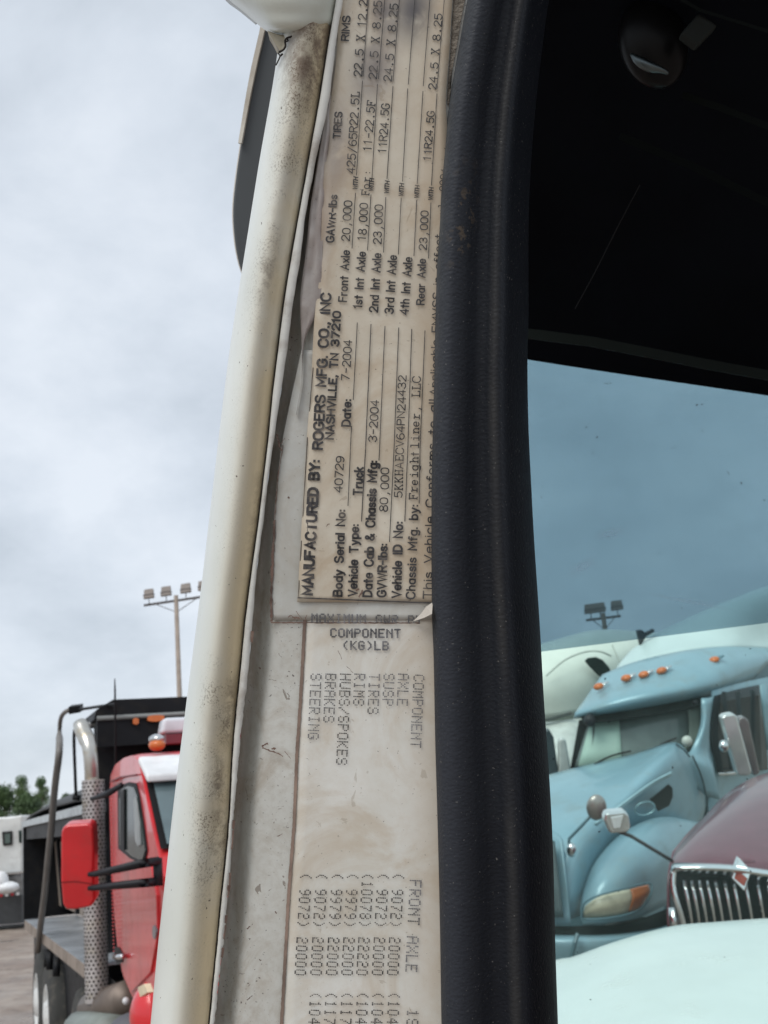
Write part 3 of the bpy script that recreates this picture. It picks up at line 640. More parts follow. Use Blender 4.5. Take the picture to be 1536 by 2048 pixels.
for i, s_ in enumerate(["(10433)","(11793)","(11793)","(10433)","(10433)","(10433)"]):
    vcol(s_, [642,673,705,736,767,799][i], 1987, 17.2, .06, INK, 20.5, 9.2, 1.6)

# mirror beyond the frame
MIR = [(-120,548),(0,533),(55,523),(150,502),(250,485),(350,470),(420,463.5),(480,467),(520,474),(548,483),(580,498),(610,520),(630,548)]
def mirr(name, off, d0, mat, thick, rim=False, par=near):
    ys = list(range(-120, 626, 12)); g = MB()
    L = [(herm(MIR, y)+off, y) for y in ys]
    poly = [P(x, y, d0) for x, y in L] + [P(660, 640, d0), P(720, -120, d0)]
    g.prism(poly, fw*thick); return g.mk(name, mat, par, bevel=.002)
mh = mirr('mirror_housing', 0, .93, simple('mirror_housing_beige', (.50,.46,.40), .5, dirt=(.2,.15,.1)), .05)
mirr('mirror_back', 2, .918, simple('mirror_back_grey', (.052,.058,.062), .45, var=.15), .010, par=mh)
g = MB()
Lp = [(herm(MIR, y)+lerp_ , y) for y in range(-120, 300, 12) for lerp_ in (0,)]
vs = []
for x, y in Lp:
    wd = 9.5 if y < 150 else max(.5, 9.5*(1-(y-150)/420))
    vs += [P(x-.5, y, .9165), P(x+wd, y, .9155)]
g.add(vs, [(2*i, 2*i+1, 2*i+3, 2*i+2) for i in range(len(Lp)-1)]); g.mk('mirror_rim', simple('mirror_rim_tan', (.52,.49,.43), .5, dirt=(.2,.15,.1)), mh, solid=.002)

# glazing: windshield and its dark upper band, headliner, trims
def plane_at(name, pts, mat, parent, th=.004, **k):
    g = MB(); g.prism([P(*p) for p in pts], fw*th); return g.mk(name, mat, parent, **k)
ws = plane_at('windshield', [(960,640,1.36),(1800,760,1.30),(1800,2500,1.22),(960,2500,1.27)], CLEAR, near, .005)
plane_at('shade_band', [(960,655,1.335),(1800,800,1.285),(1800,1212,1.285),(960,1319,1.335)], BAND, ws, .002)
sm_ = m_smear()
for x0, y0, x1, y1, wd_ in ((1275,1183,1485,1224,13),(1180,1075,1260,1060,30),(1130,1150,1200,1118,36)):
    grid('dust_smear', [[P(x0+(x1-x0)*i/8, y0+(y1-y0)*i/8+wd_*(j-.5), 1.255) for i in range(9)] for j in (0,.25,.5,.75,1)], sm_, ws)
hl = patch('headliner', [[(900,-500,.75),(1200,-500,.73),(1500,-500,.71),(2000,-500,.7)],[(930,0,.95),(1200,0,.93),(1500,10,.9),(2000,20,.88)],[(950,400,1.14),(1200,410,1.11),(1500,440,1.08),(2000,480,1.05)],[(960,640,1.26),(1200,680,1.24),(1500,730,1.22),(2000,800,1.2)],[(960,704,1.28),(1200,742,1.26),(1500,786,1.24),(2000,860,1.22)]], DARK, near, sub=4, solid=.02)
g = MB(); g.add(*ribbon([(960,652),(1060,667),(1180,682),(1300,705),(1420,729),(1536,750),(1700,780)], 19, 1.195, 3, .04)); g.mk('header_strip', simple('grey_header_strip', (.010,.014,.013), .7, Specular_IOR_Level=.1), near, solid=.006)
g = MB(); g.tube([P(x,y,d) for x,y,d in cat([Vector(p) for p in [(1150,618,1.05),(1190,545,1.03),(1235,455,1.01),(1280,370,.98)]], 3)], .0004, 5); g.mk('reflection_line', simple('grey_reflection', (.012,.012,.013), .8, Specular_IOR_Level=.1), near)  # thin dark tube drawn in place of a scratch-like reflection line
# overhead lamp and latch
lampo = MB(); lampo.ball(P(1306,86,.93), (.026,.018,.036), n=24, m=16, ax=((rt*.9+up*.3).normalized(), fw, (up*.95-rt*.3).normalized())); lp = lampo.mk('overhead_lamp', simple('dark_lamp_shell', (.0035,.0035,.004), .35, Specular_IOR_Level=.15), near, smooth=True)
for pts, w_, col in (([(1365,190),(1440,215),(1560,262)], 14, .0085), ([(1240,272),(1380,330),(1560,418)], 16, .0055), ([(1330,-20),(1400,20),(1560,70)], 7, .010)):
    g = MB(); g.add(*ribbon(pts, w_, .955 if pts[0][1] > 100 else .88, 4, .05)); g.mk('headliner_seam', simple('headliner_seam_grey', (col*.8, col, col), .9, Specular_IOR_Level=.05), near)
g = MB(); g.tube(cat([P(*p) for p in [(1262,108,.89),(1278,122,.888),(1300,134,.887),(1322,140,.888),(1336,147,.89)]], 3), [.0012,.002,.003,.0036,.004,.004,.004,.0036,.003,.0024,.002,.0016,.0012], 8)
g.mk('chrome_edge', simple('dull_chrome_edge', (.10,.12,.125), .4, 1), lp, smooth=True)
g = MB(); g.prism([P(*p) for p in [(1398,25,.885),(1436,50,.885),(1396,92,.885),(1362,66,.885)]], fw*.012); g.mk('latch_button', simple('grey_latch', (.018,.021,.020), .6, Specular_IOR_Level=.1), near, bevel=.002)
# own hood seen through the windshield
HOODW = simple('white_hood_paint', (.66,.71,.68), .22, var=.05, scale=3, dirt=(.56,.57,.52), dirt_amt=.25, bump=.12, bscale=3, bdist=.01)
hood_o = patch('hood', [[(1020,1955,3.3),(1112,1927,3.3),(1150,1918,3.3),(1230,1890,3.3),(1340,1860,3.3),(1430,1850,3.3),(1560,1842,3.3),(1750,1840,3.3)],
 [(1015,1950,3.2),(1110,1922,3.2),(1150,1914,3.2),(1230,1885,3.2),(1340,1855,3.2),(1430,1846,3.2),(1560,1838,3.2),(1750,1838,3.2)],
 [(1000,2010,2.9),(1100,1972,2.9),(1160,1955,2.9),(1240,1925,2.9),(1340,1898,2.9),(1440,1890,2.9),(1580,1885,2.9),(1800,1885,2.9)],
 [(900,2250,2.1),(1060,2200,2.1),(1160,2180,2.1),(1260,2160,2.1),(1360,2145,2.1),(1480,2140,2.1),(1650,2140,2.1),(1900,2150,2.1)],
 [(800,2600,1.6),(1000,2550,1.6),(1150,2500,1.6),(1260,2480,1.6),(1380,2460,1.6),(1520,2450,1.6),(1750,2450,1.6),(2000,2470,1.6)]], HOODW, near, sub=4, solid=.015)

# ================================================================ red dump truck
RED = simple('red_truck_paint', (.60,.018,.024), .28, var=.1, scale=3, dirt=(.30,.06,.05), dirt_amt=.3, Coat_Weight=.5)
BLK = simple('black_box_paint', (.008,.009,.011), .5, var=.3, scale=4, dirt=(.025,.023,.02), dirt_amt=.5, Specular_IOR_Level=.2)
TARP = simple('grey_tarp', (.055,.058,.06), .7, scale=3, bump=.6, bscale=5, bdist=.03)
GALV = simple('worn_bright_metal', (.34,.37,.40), .38, .7, var=.25, scale=3, dirt=(.2,.19,.18), dirt_amt=.5)
TAN = simple('dirty_tan_panel', (.25,.205,.17), .7, scale=3, dirt=(.12,.09,.07))
RUB = simple('tyre_rubber', (.035,.036,.034), .8, scale=5, dirt=(.12,.11,.095), dirt_amt=.7)
RIM = simple('white_wheel_rim', (.62,.63,.62), .4, dirt=(.3,.27,.24), dirt_amt=.5)
AMB = simple('amber_lens', (.62,.16,.04), .25, var=.15)
GLS = simple('dark_window_glass', (.025,.04,.038), .15, var=.4, scale=6, Specular_IOR_Level=.12)
PWH = simple('white_plastic', (.72,.73,.74), .3)
A_ = Vector((.363, -.932, 0)).normalized(); W_ = Vector((.932, .363, 0)).normalized(); Z_ = Vector((0, 0, 1))
O_ = P(215, 1660, 8.0); O_.z = 0
def TW(s, t, z): return O_ + A_*s + W_*t + Z_*z
def SZ(px, py, t=0.0):         # pixel -> (s, z) on the truck's side plane t
    r = ray(px, py); k = (W_.dot(O_+W_*t-EYE))/W_.dot(r); p = EYE+r*k-O_; return A_.dot(p), p.z
def TZ(px, py, s):             # pixel -> (t, z) on the cross plane s
    r = ray(px, py); k = (A_.dot(O_+A_*s-EYE))/A_.dot(r); p = EYE+r*k-O_; return W_.dot(p), p.z
def side(px, py, t=0.0): s, z = SZ(px, py, t); return TW(s, t, z)
def front(px, py, s): t, z = TZ(px, py, s); return TW(s, t, z)
red = empty('dump_truck', TW(-2, 1.2, 0), 'red dump truck with black box, perforated exhaust stack and red side mirror', 'dump truck')
# cab: side outline extruded across the truck
out_px = [(219,1640),(218,1590),(221,1548),(230,1527),(248,1513),(264,1508),(277,1517),(283,1545),(294,1600),(305,1655),(317,1705)]
so_ = [SZ(*p) for p in out_px]
cw_s, cw_z = so_[-1]
bot = [(so_[-1][0]+.15, so_[-1][1]-.12), (so_[-1][0]+.2, 1.0), SZ(262,1992), SZ(246,1955), SZ(236,1900), SZ(228,1830), SZ(222,1740)]
outl = so_+bot
CW = 1.95
g = MB(); n = len(outl)
lay = [(.06, .975), (0, 1), (0, 1)]
vs = []; ts = [.0, .05, .12, CW-.12, CW-.05, CW]
cs = sum(p[0] for p in outl)/n; cz = sum(p[1] for p in outl)/n
for t, k in zip(ts, [.985, .997, 1, 1, .997, .985]):
    vs += [TW(cs+(s-cs)*k, t, cz+(z-cz)*k) for s, z in outl]
fs = [tuple(range(n)), tuple((len(ts)-1)*n+i for i in range(n))[::-1]]
for r_ in range(len(ts)-1):
    for i in range(n): fs.append((r_*n+i, (r_+1)*n+i, (r_+1)*n+(i+1) % n, r_*n+(i+1) % n))
cab = mk('cab', vs, fs, RED, red, smooth=True); m = cab.modifiers.new('es', 'EDGE_SPLIT'); m.split_angle = R(40)
def sidepanel(name, pxs, t, mat, parent, th=.02, bevel=0):
    g = MB(); g.prism([side(x, y, t) for x, y in pxs], W_*th); return g.mk(name, mat, parent, bevel=bevel)
def frontpanel(name, pxs, s, mat, parent, th=.02, bevel=0, **k):
    g = MB(); g.prism([front(x, y, s) for x, y in pxs], -A_*th); return g.mk(name, mat, parent, bevel=bevel, **k)
sd_ = sidepanel('side_window', [(239,1690),(238,1600),(243,1579),(256,1572),(268,1575),(274,1592),(282,1640),(290,1700),(284,1722),(262,1712)], -.012, GLS, red, .03)
sidepanel('window_post', [(240,1590),(244,1580),(248,1578),(248,1700),(241,1695)], -.022, BLK, sd_, .012)
sidepanel('window_reflection', [(267,1600),(270,1595),(273,1608),(278,1650),(280,1690),(275,1692),(270,1680)], -.022, simple('pale_reflection', (.28,.31,.31), .4), sd_, .008)  # pale panel stands in for the reflection on the glass
dr = sidepanel('door', [(225,1770),(226,1740),(300,1722),(312,1790),(314,1870),(300,1945),(262,1985),(244,1945),(234,1890),(228,1830)], -.014, RED, red, .02, bevel=.006)
sidepanel('handle_pocket', [(229,1893),(238,1895),(245,1908),(244,1925),(232,1927),(228,1912)], -.02, BLK, dr, .01)
g = MB(); g.tube([side(229,1913,-.04), side(236,1914,-.045), side(245,1913,-.04)], .016, 8); g.mk('handle', CHROME, dr, smooth=True)
g = MB(); g.prism([side(308+4*math.cos(a), 1864+14*math.sin(a), -.02) for a in [i*math.pi/6 for i in range(12)]], W_*.01); g.mk('oval_emblem', simple('grey_emblem', (.25,.25,.27), .3, .6), dr)
sidepanel('rain_gutter', [(220,1562),(240,1553),(272,1548),(272,1551),(240,1556),(220,1565)], -.02, simple('dark_red_seam', (.12,.01,.012), .5), red, .01)
g = MB()
for i in range(44):
    x = 219.5+ (i/43)**2*6; y = 1600+i*7.2; p = side(x+3, y, -.012); g.ball(p, .006, n=6, m=4)
g.mk('rivet_line', RED, red, kind='stuff')
sidepanel('window_seal', [(235,1580),(240,1570),(258,1564),(272,1567),(278,1590),(286,1640),(294,1702),(288,1728),(262,1718),(236,1697)], -.006, BLK, red, .005)
# windshield on the sloping front, seen from the front corner
sA, zA = so_[7]; sB, zB = so_[10]
def ws(f, t, o=0): return TW(sA+(sB-sA)*f+.97*o, t, zA+(zB-zA)*f+.3*o)
g = MB(); g.prism([ws(.0,.012,.012), ws(.97,.012,.012), ws(.97,CW-.05,.012), ws(.0,CW-.05,.012)], A_*.012); wfr = g.mk('windshield', simple('black_rubber_gasket', (.012,.012,.013), .6, Specular_IOR_Level=.1), red)
g = MB(); g.prism([ws(.14,.045,.03), ws(.93,.045,.03), ws(.93,CW-.1,.03), ws(.14,CW-.1,.03)], A_*.01); g.mk('pane', simple('grey_windshield_glass', (.10,.14,.15), .06, var=.3, scale=1.5), wfr)
# visor, hood, lights
g = MB(); s1, z1 = so_[6]
v1 = [TW(s1-.02, .0, z1-.03), TW(s1+.26, .0, z1-.15), TW(s1+.26, CW, z1-.15), TW(s1-.02, CW, z1-.03)]
g.prism(v1, Z_*.045); g.mk('sun_visor', PWH, red, bevel=.015)
g = MB(); g.prism([TW(sB-.02,.0,zB-.0), TW(sB+.75,.2,zB-.2), TW(sB+.75,CW-.35,zB-.2), TW(sB-.02,CW,zB)], -Z_*.75); g.mk('hood', RED, red, bevel=.08)
g = MB()
for t in (.0,):
    c = TW(sB+.75, .02, .72); g.tube([c-W_*.30, c+W_*.35], [.52,.56], 28)
g.mk('fender', RED, red, smooth=True, bevel=.04)
g = MB(); g.prism([side(275,1975,-.16), side(288,1968,-.16), side(295,1985,-.16), side(280,1994,-.16)], W_*.03); g.mk('marker_lamp', simple('pale_marker_lens', (.72,.62,.42), .3), red)
k = front(314, 1490, so_[5][0]+.1)
for j in range(3):
    b_ = empty_ = None
    c = k + W_*(.45*j)
    g = MB(); g.ball(c, (.05,.07,.035), ax=(W_, A_, Z_)); q_ = g.mk('roof_lamp', AMB, red, smooth=True)
    g = MB(); g.ball(c+Z_*.035-A_*.02, (.045,.08,.03), ax=(W_, A_, Z_)); g.mk('chrome_cap', CHROME, q_, smooth=True)
g = MB(); a = front(322, 1468, so_[4][0]); g.prism([a, a+W_*1.1, a+W_*1.1+Z_*.10, a+Z_*.10+W_*.02], -A_*.16); g.mk('light_bar', simple('clear_light_bar', (.60,.62,.66), .15), red, bevel=.025)
g = MB(); g.prism([a-Z_*.06+W_*.03, a+W_*1.1-Z_*.06, a+W_*1.1-Z_*.003, a-Z_*.003+W_*.03], -A_*.14); g.mk('light_bar_foot', simple('maroon_lens', (.16,.02,.03), .3), red)
# cab back gap
g = MB(); s0 = so_[0][0]; g.prism([TW(s0-.03,.1,.8), TW(s0-.03,CW-.1,.8), TW(s0-.03,CW-.1,2.4), TW(s0-.03,.1,2.4)], -A_*.2); g.mk('cab_rear_wall', BLK, red)
# headboard and cab guard of the box
sh = -.95
tL, zT = TZ(190, 1442, sh); _, zB2 = TZ(190, 1690, sh)
g = MB(); g.prism([TW(sh,tL,.95), TW(sh,2.45,.95), TW(sh,2.45,zT), TW(sh,tL,zT)], -A_*.08); hb = g.mk('headboard', BLK, red)
tt, zz = TZ(193, 1428, sh+.35)
# guard lip: slopes up over the cab
g = MB(); g.prism([TW(sh+.35,tt-.02,zz-.04), TW(sh+.35,2.5,zz-.04), TW(sh+.35,2.5,zz+.10), TW(sh+.35,tt+.12,zz+.10), TW(sh+.35,tt+.0,zz+.03)], -A_*.75); g.mk('cab_guard', BLK, red)
g = MB(); p1 = front(194,1437,sh+.37); p2 = TW(sh+.37, 2.5, p1.z+.02); g.tube([p1, p2], .018, 8); g.mk('guard_rail', simple('grey_rail', (.17,.18,.18), .5), red, smooth=True)
g = MB(); g.prism([TW(sh+.36,tt,zz-.24), TW(sh+.36,2.5,zz-.20), TW(sh+.36,2.5,zz-.041), TW(sh+.36,tt,zz-.041)], -A_*.05); g.mk('guard_face', BLK, red)
for x, y, rx_, ry_ in [(271,1443,6,7),(311,1437,18,7)]:
    c = front(x, y, sh+.375); g = MB(); K = 7.6/2400*1.08
    g.prism([c+W_*(K*rx_*max(-1,min(1,1.25*math.cos(a))))+Z_*(K*ry_*math.sin(a)) for a in [i*math.pi/10 for i in range(20)]], A_*.02); g.mk('amber_lamp', AMB, red)
g = MB(); g.tube([front(166,1450,sh+.1), front(192,1447,sh+.1)], .016, 8); g.mk('end_bracket', simple('pale_bracket', (.5,.52,.52), .4), red, smooth=True)
# box side, rail, tarp
se = SZ(47,1700)[0]; zt = 2.36; zd_ = (SZ(174,1948,-.12)[1]+SZ(50,1830,-.12)[1])/2
g = MB(); g.hexa([TW(sh,.44,zd_+.01), TW(sh,2.2,zd_+.01), TW(se,2.2,zd_+.01), TW(se,.44,zd_+.01), TW(sh,.38,zt-.15), TW(sh,2.3,zt-.15), TW(se,2.3,zt-.15), TW(se,.38,zt-.15)]); g.prism([TW(sh,.03,zt-.15), TW(se,.03,zt-.15), TW(se,2.4,zt-.15), TW(sh,2.4,zt-.15)], Z_*.15); box = g.mk('dump_box', BLK, red)
g = MB(); g.prism([TW(sh,-.02,zt), TW(se-.02,-.02,zt), TW(se-.02,-.02,zt+.07), TW(sh,-.02,zt+.07)], W_*.14); g.mk('top_rail', simple('pale_rail', (.42,.46,.48), .45, dirt=(.2,.2,.2)), box)
g = MB(); g.prism([TW(se,.0,zd_-.1), TW(se,2.4,zd_-.1), TW(se,2.4,zt-.002), TW(se,.0,zt-.002)], -A_*.1); g.mk('tailgate', BLK, box)
def wl(px, f, o=0.): return TW(SZ(px,1700,.41)[0], .38+.06*(1-f)-.015-o, zd_+.02+(zt-zd_-.17)*f)
for xa, xb in ((80,103),(109,123),(127,150),(155,190)):
    g = MB(); g.prism([wl(xa,0), wl(xb,0), wl(xb,.93), wl(xa,.93)], W_*.03); g.mk('side_panel', TAN, box)
for xa in (106, 125, 152.5):
    g = MB(); g.prism([wl(xa-1,0,.03), wl(xa+1,0,.03), wl(xa+1,.97,.03), wl(xa-1,.97,.03)], W_*.05); g.mk('side_rib', BLK, box)
rows = []
for i in range(9):
    s = sh+(se-sh)*(.05+.9*i/8); hgt = [.20,.27,.30,.33,.32,.34,.30,.24,.02][i]
    rows.append([TW(s, t, zt+.07+hgt*(1-((t-1.2)/1.25)**2)**.6*(1+.05*math.sin(i*2+t*5))) if 0 < 1-((t-1.2)/1.25)**2 else TW(s, t, zt+.07) for t in [0,.15,.4,.8,1.2,1.6,2,2.25,2.4]])
grid('tarp', rows, TARP, box, solid=.02)
# deck and step
s_a, z_a = SZ(174,1948,-.12); s_b, z_b = SZ(50,1830,-.12); zd = (z_a+z_b)/2
g = MB(); g.prism([TW(s_a,-.12,zd), TW(s_b,-.12,zd), TW(s_b,.42,zd), TW(s_a,.42,zd)], -Z_*.015); g.mk('deck_plate', simple('polished_deck', (.58,.62,.66), .35, .6, var=.25, scale=2.5, dirt=(.16,.18,.20), dirt_amt=.5, bump=.3, bscale=8, bdist=.01), red)
g = MB(); g.prism([TW(s_a,-.125,zd-.002), TW(s_b,-.125,zd-.002), TW(s_b,-.125,zd-.09), TW(s_a,-.125,zd-.09)], W_*.01); g.mk('deck_skirt', TAN, red)
g = MB()
for px in (88, 93, 106):
    s, z = SZ(px, 1880, -.16); g = MB(); g.tube([TW(s,-.13,zd-.1), TW(s+.02,-.14,zd-.24)], .03, 7); g.mk('hose_fitting', BLK, red, smooth=True)
g = MB(); g.prism([TW(sh+.3,.12,.55), TW(se,.12,.55), TW(se,.12,1.2), TW(sh+.3,.12,1.2)], W_*2.0); g.mk('chassis', BLK, red)
# wheels
def wheel(dep, t0=-.02):
    s = (8.0-dep)*1.06
    g = MB(); c = TW(s, t0, .53)
    prof_ = [(0,.30),(0.0,.45),(.02,.50),(.06,.525),(.24,.525),(.28,.50),(.29,.30)]
    def lathe(pr, mat, name, par, base):
        g = MB(); n = 32; vs = []
        for a_, r_ in pr:
            for j in range(n):
                q = 2*math.pi*j/n; vs.append(base+W_*a_+A_*(r_*math.cos(q))+Z_*(r_*math.sin(q)))
        g.add(vs, [(i*n+j, (i+1)*n+j, (i+1)*n+(j+1) % n, i*n+(j+1) % n) for i in range(len(pr)-1) for j in range(n)])
        return g.mk(name, mat, par, smooth=True)
    ty = lathe(prof_, RUB, 'wheel', red, c)
    lathe([(.01,.31),(-.005,.28),(.03,.26),(.06,.2),(.03,.16),(-.02,.12),(-.03,.001)], RIM, 'rim', ty, c)
for d_ in (13.35, 12.25, 9.75): wheel(d_)
s, z = SZ(140, 1900)
# exhaust stack with perforated shield
c0 = P(186.5, 1560, 8.25); c1 = P(194, 1990, 8.25); c1 = Vector((c0.x, c0.y, c1.z)); R_ = .077
g = MB(); g.tube([c0, c1], R_, 20); stk = g.mk('exhaust_shield', simple('grimy_perforated_steel', (.48,.45,.44), .42, .5, var=.25, scale=4, dirt=(.38,.33,.18), dirt_amt=.4), red, smooth=True)
m = stk.modifiers.new('es', 'EDGE_SPLIT')
g = MB(); Lz = c0.z-c1.z; row = 0
z = .02
while z < Lz-.02:
    for j in range(16):
        a = 2*math.pi*(j+.5*(row % 2))/16
        dv_ = Vector((math.cos(a), math.sin(a), 0)); tv = Vector((-math.sin(a), math.cos(a), 0))
        if dv_.y > .35: continue
        c = Vector((c0.x, c0.y, c0.z-z))+dv_*(R_+.001); rr = .0085
        g.add([c+tv*(rr*math.cos(k*math.pi/3))+Z_*(rr*math.sin(k*math.pi/3)) for k in range(6)], [tuple(range(6))])
    z += .0255; row += 1
g.mk('perforation', simple('hole_black', (.03,.024,.02), .9), stk, kind='stuff')
g = MB(); g.tube(cat([P(*p) for p in [(160,1447,8.45),(166,1462,8.4),(177,1488,8.3),(182,1520,8.26),(184,1562,8.25)]], 4), [.050]*2+[.056]*6+[.05]*9, 18, cap=False); g.mk('exhaust_pipe', simple('weathered_chrome_pipe', (.55,.54,.50), .3, .85, dirt=(.35,.26,.12), dirt_amt=.6, scale=5), red, smooth=True, solid=.004)
g = MB(); g.tube(cat([P(*p) for p in [(158,1449,8.5),(150,1458,8.5),(148,1480,8.5),(150,1540,8.5),(152,1592,8.5)]], 4), .012, 8); g.tube([P(146,1594,8.5), P(160,1596,8.5)], .02, 8); g.mk('air_hose', BLK, red, smooth=True)
# mirror on two arms
g = MB(); md = 6.9
face = [(122,1664),(126,1654),(136,1650),(178,1647),(186,1655),(188,1700),(187,1745),(190,1800),(182,1814),(150,1820),(132,1820),(125,1808),(121,1760)]
g.prism([P(x, y, md) for x, y in face], fw*.12); mir = g.mk('side_mirror', RED, red, bevel=.035)
g = MB(); g.add(*ribbon([(123,1765),(150,1763),(186,1768)], 2.4, md-.002, 3, .1)); g.mk('mirror_seam', simple('mirror_seam_red', (.22,.01,.012), .5), mir)
g = MB()
g.tube([P(176,1749,md-.03), P(190,1748,md-.03), side(285,1727,-.14), side(316,1722,-.05)], [.012,.018,.022,.022], 9)
g.tube([P(176,1777,md-.03), P(190,1775,md-.03), side(285,1766,-.14), side(316,1763,-.05)], [.012,.018,.022,.022], 9)
g.tube([side(315,1716,-.05), side(317,1772,-.05)], .024, 9)
g.mk('mirror_arm', DARKTRIM, red, smooth=True)
g = MB(); g.tube([P(183,1598,7.3), P(215,1588,7.2), P(243,1570,7.1)], [.012,.02,.016], 9); g.mk('upper_brace', DARKTRIM, red, smooth=True)
g = MB(); g.tube([P(229.5,1357,7.9), P(230,1380,7.9), P(231,1560,7.9)], [.003,.007,.009], 6); g.mk('antenna', BLK, red)
# tarp arm
pts = [side(*p, -.16) for p in [(118,1507),(110,1570),(104,1640),(98,1700),(90,1780),(81,1850),(75,1902)]]
hi = [P(*p) for p in [(138,1420,9.6),(127,1427,9.7),(121,1440,9.8),(119,1465,9.9)]]
tp_ = cat(hi+pts, 3); g = MB(); g.tube(tp_, [.018 if i < 10 else .029 for i in range(len(tp_))], 9); ta = g.mk('tarp_arm', simple('grey_tarp_arm', (.17,.16,.15), .5), red, smooth=True)
g = MB(); g.prism([P(137,1414,9.5), P(160,1411,9.5), P(160,1425,9.5), P(138,1429,9.5)], fw*.1); g.tube([P(158,1419,9.5), P(198,1413,9.0), P(235,1408,8.6)], .012, 7); g.mk('tarp_roller', BLK, red)
# step, tank and lower bodywork under the door
g = MB(); g.tube([P(190,2022,8.1), P(265,2000,7.6)], [.13,.13], 18); g.mk('fuel_tank', simple('brown_grey_tank', (.15,.12,.10), .45, .4), red, smooth=True)
g = MB(); g.ball(P(252,2002,7.1), .022); g.mk('tank_cap', PWH, red, smooth=True)
g = MB(); g.tube([P(162,2062,8.0), P(235,2075,7.3)], .13, 14); g.mk('battery_box', simple('green_grey_step', (.20,.23,.21), .5), red, smooth=True)
g = MB(); g.ball(P(322,2030,6.5), (.17,.16,.20), n=20, m=14); g.mk('front_fender', RED, red, smooth=True)
g = MB(); g.ball(P(268,2072,6.9), (.16,.12,.13), n=16, m=12); g.mk('fender_liner', simple('grey_plastic_liner', (.09,.095,.11), .6), red, smooth=True)

# ================================================================ floodlight poles
def flood_pole(px, ytop, dep, name_label, arm_px=58, col=1.0, h_extra=0, lamps=None):
    topp = P(px, ytop, dep); x, y = topp.x, topp.y; zt_ = topp.z; K = dep/F
    o = empty('floodlight_pole', (x, y, 0), name_label, 'light pole', 'floodlight poles over the yard')
    wood = simple('weathered_wood_pole', tuple(c*col for c in (.30,.25,.21)), .8, scale=3, bump=.3, bscale=4)
    dk = simple('dark_crossarm', tuple(c*col for c in (.07,.06,.06)), .7); fx = simple('bronze_flood_housing', tuple(c*col for c in (.22,.19,.17)), .5)
    g = MB(); g.tube([(x,y,0),(x,y,zt_)], [9.5*K*.62, 7.0*K*.62], 12); g.mk('pole', wood, o, smooth=True)
    g = MB(); r2 = Vector((math.cos(.03), -.35, 0)).normalized(); za = zt_-10*K
    g.prism([Vector((x,y,za))-r2*arm_px*K*1.2-Z_*2*K, Vector((x,y,za))+r2*arm_px*K*1.2-Z_*2*K, Vector((x,y,za))+r2*arm_px*K*1.2+Z_*2*K, Vector((x,y,za))-r2*arm_px*K*1.2+Z_*2*K], (0, 5*K, 0)); g.mk('crossarm', dk, o)
    for s in (-1, 1):
        g = MB(); g.tube([Vector((x,y,za-1*K))+r2*s*arm_px*K*.78, Vector((x,y,za-22*K))+r2*s*arm_px*K*.06], .75*K, 6); g.mk('brace', dk, o)
    for i, s in enumerate(lamps or (-1.0, -.36, .36, 1.0)):
        c = Vector((x,y,za))+r2*s*arm_px*K*1.0 + Z_*(22*K); a = 12*K; b = 9.5*K
        g = MB(); g.hexa([c-r2*a-Z_*b-Vector((0,6*K,0)), c+r2*a-Z_*b-Vector((0,6*K,0)), c+r2*a-Z_*b+Vector((0,6*K,0)), c-r2*a-Z_*b+Vector((0,6*K,0)), c-r2*a*.85+Z_*b-Vector((0,2*K,0)), c+r2*a*.85+Z_*b-Vector((0,2*K,0)), c+r2*a*.85+Z_*b+Vector((0,5*K,0)), c-r2*a*.85+Z_*b+Vector((0,5*K,0))])
        q = g.mk('floodlight', fx, o, bevel=1.0*K)
        g = MB(); g.tube([c-Z_*b, c-Z_*(b+12*K)], .9*K, 6); g.mk('bracket', dk, q)
        g = MB(); g.prism([c-r2*a*1.02-Z_*b*.35-Vector((0,5.6*K,0)), c+r2*a*1.02-Z_*b*.35-Vector((0,5.6*K,0)), c+r2*a*1.02-Z_*b*.2-Vector((0,5.6*K,0)), c-r2*a*1.02-Z_*b*.2-Vector((0,5.6*K,0))], (0,11*K,0)); g.mk('lens_rim', dk, q)
    return o
flood_pole(352, 1191, 48, 'wooden pole with bronze floodlights on its crossarm, rising above the red dump truck', 62)
flood_pole(1206, 1226, 60, 'small dark floodlight pole seen through the blue shade band', 29, col=.5, lamps=(-.85,-.2,1.0))  # col darkens all its materials: backlit shade put into the colours

# ================================================================ white service truck far left
wt = empty('parked_truck', G(10, 1856), 'white box bodied truck parked far behind the red dump truck with a small square window', 'truck')
WHT = simple('far_white_paint', (.72,.74,.73), .4, scale=1.5, dirt=(.35,.33,.3), dirt_amt=.35)
D = 31.0
def fb(name, pxs, mat, th=.1, par=wt, d=D, bevel=0):
    g = MB(); g.prism([P(x, y, d) for x, y in pxs], Vector((.1,1,0))*th); return g.mk(name, mat, par, bevel=bevel)
fb('body', [(-160,1640),(20,1634),(44,1630),(43,1745),(-160,1765)], WHT, 2.2, bevel=.05)
wn_ = fb('window', [(4,1664),(24,1662),(24,1690),(6,1692)], simple('black_window_frame', (.015,.016,.018), .4), .03, d=D-.04)
fb('pane', [(9,1668),(20,1667),(20,1686),(10,1687)], simple('grey_green_pane', (.10,.14,.13), .1), .02, par=wn_, d=D-.07)
fb('window', [(37,1661),(43,1661),(43,1686),(38,1685)], GLS, .03, d=D-.04)
fb('skirt', [(-160,1768),(20,1752),(43,1746),(43,1790),(-160,1800)], simple('grey_clutter', (.16,.16,.16), .6, var=.6, scale=3), 1.9, d=D+.1)
fb('side_bin', [(-160,1796),(43,1790),(43,1846),(-160,1860)], simple('charcoal_bin', (.05,.055,.06), .6), 2.0)
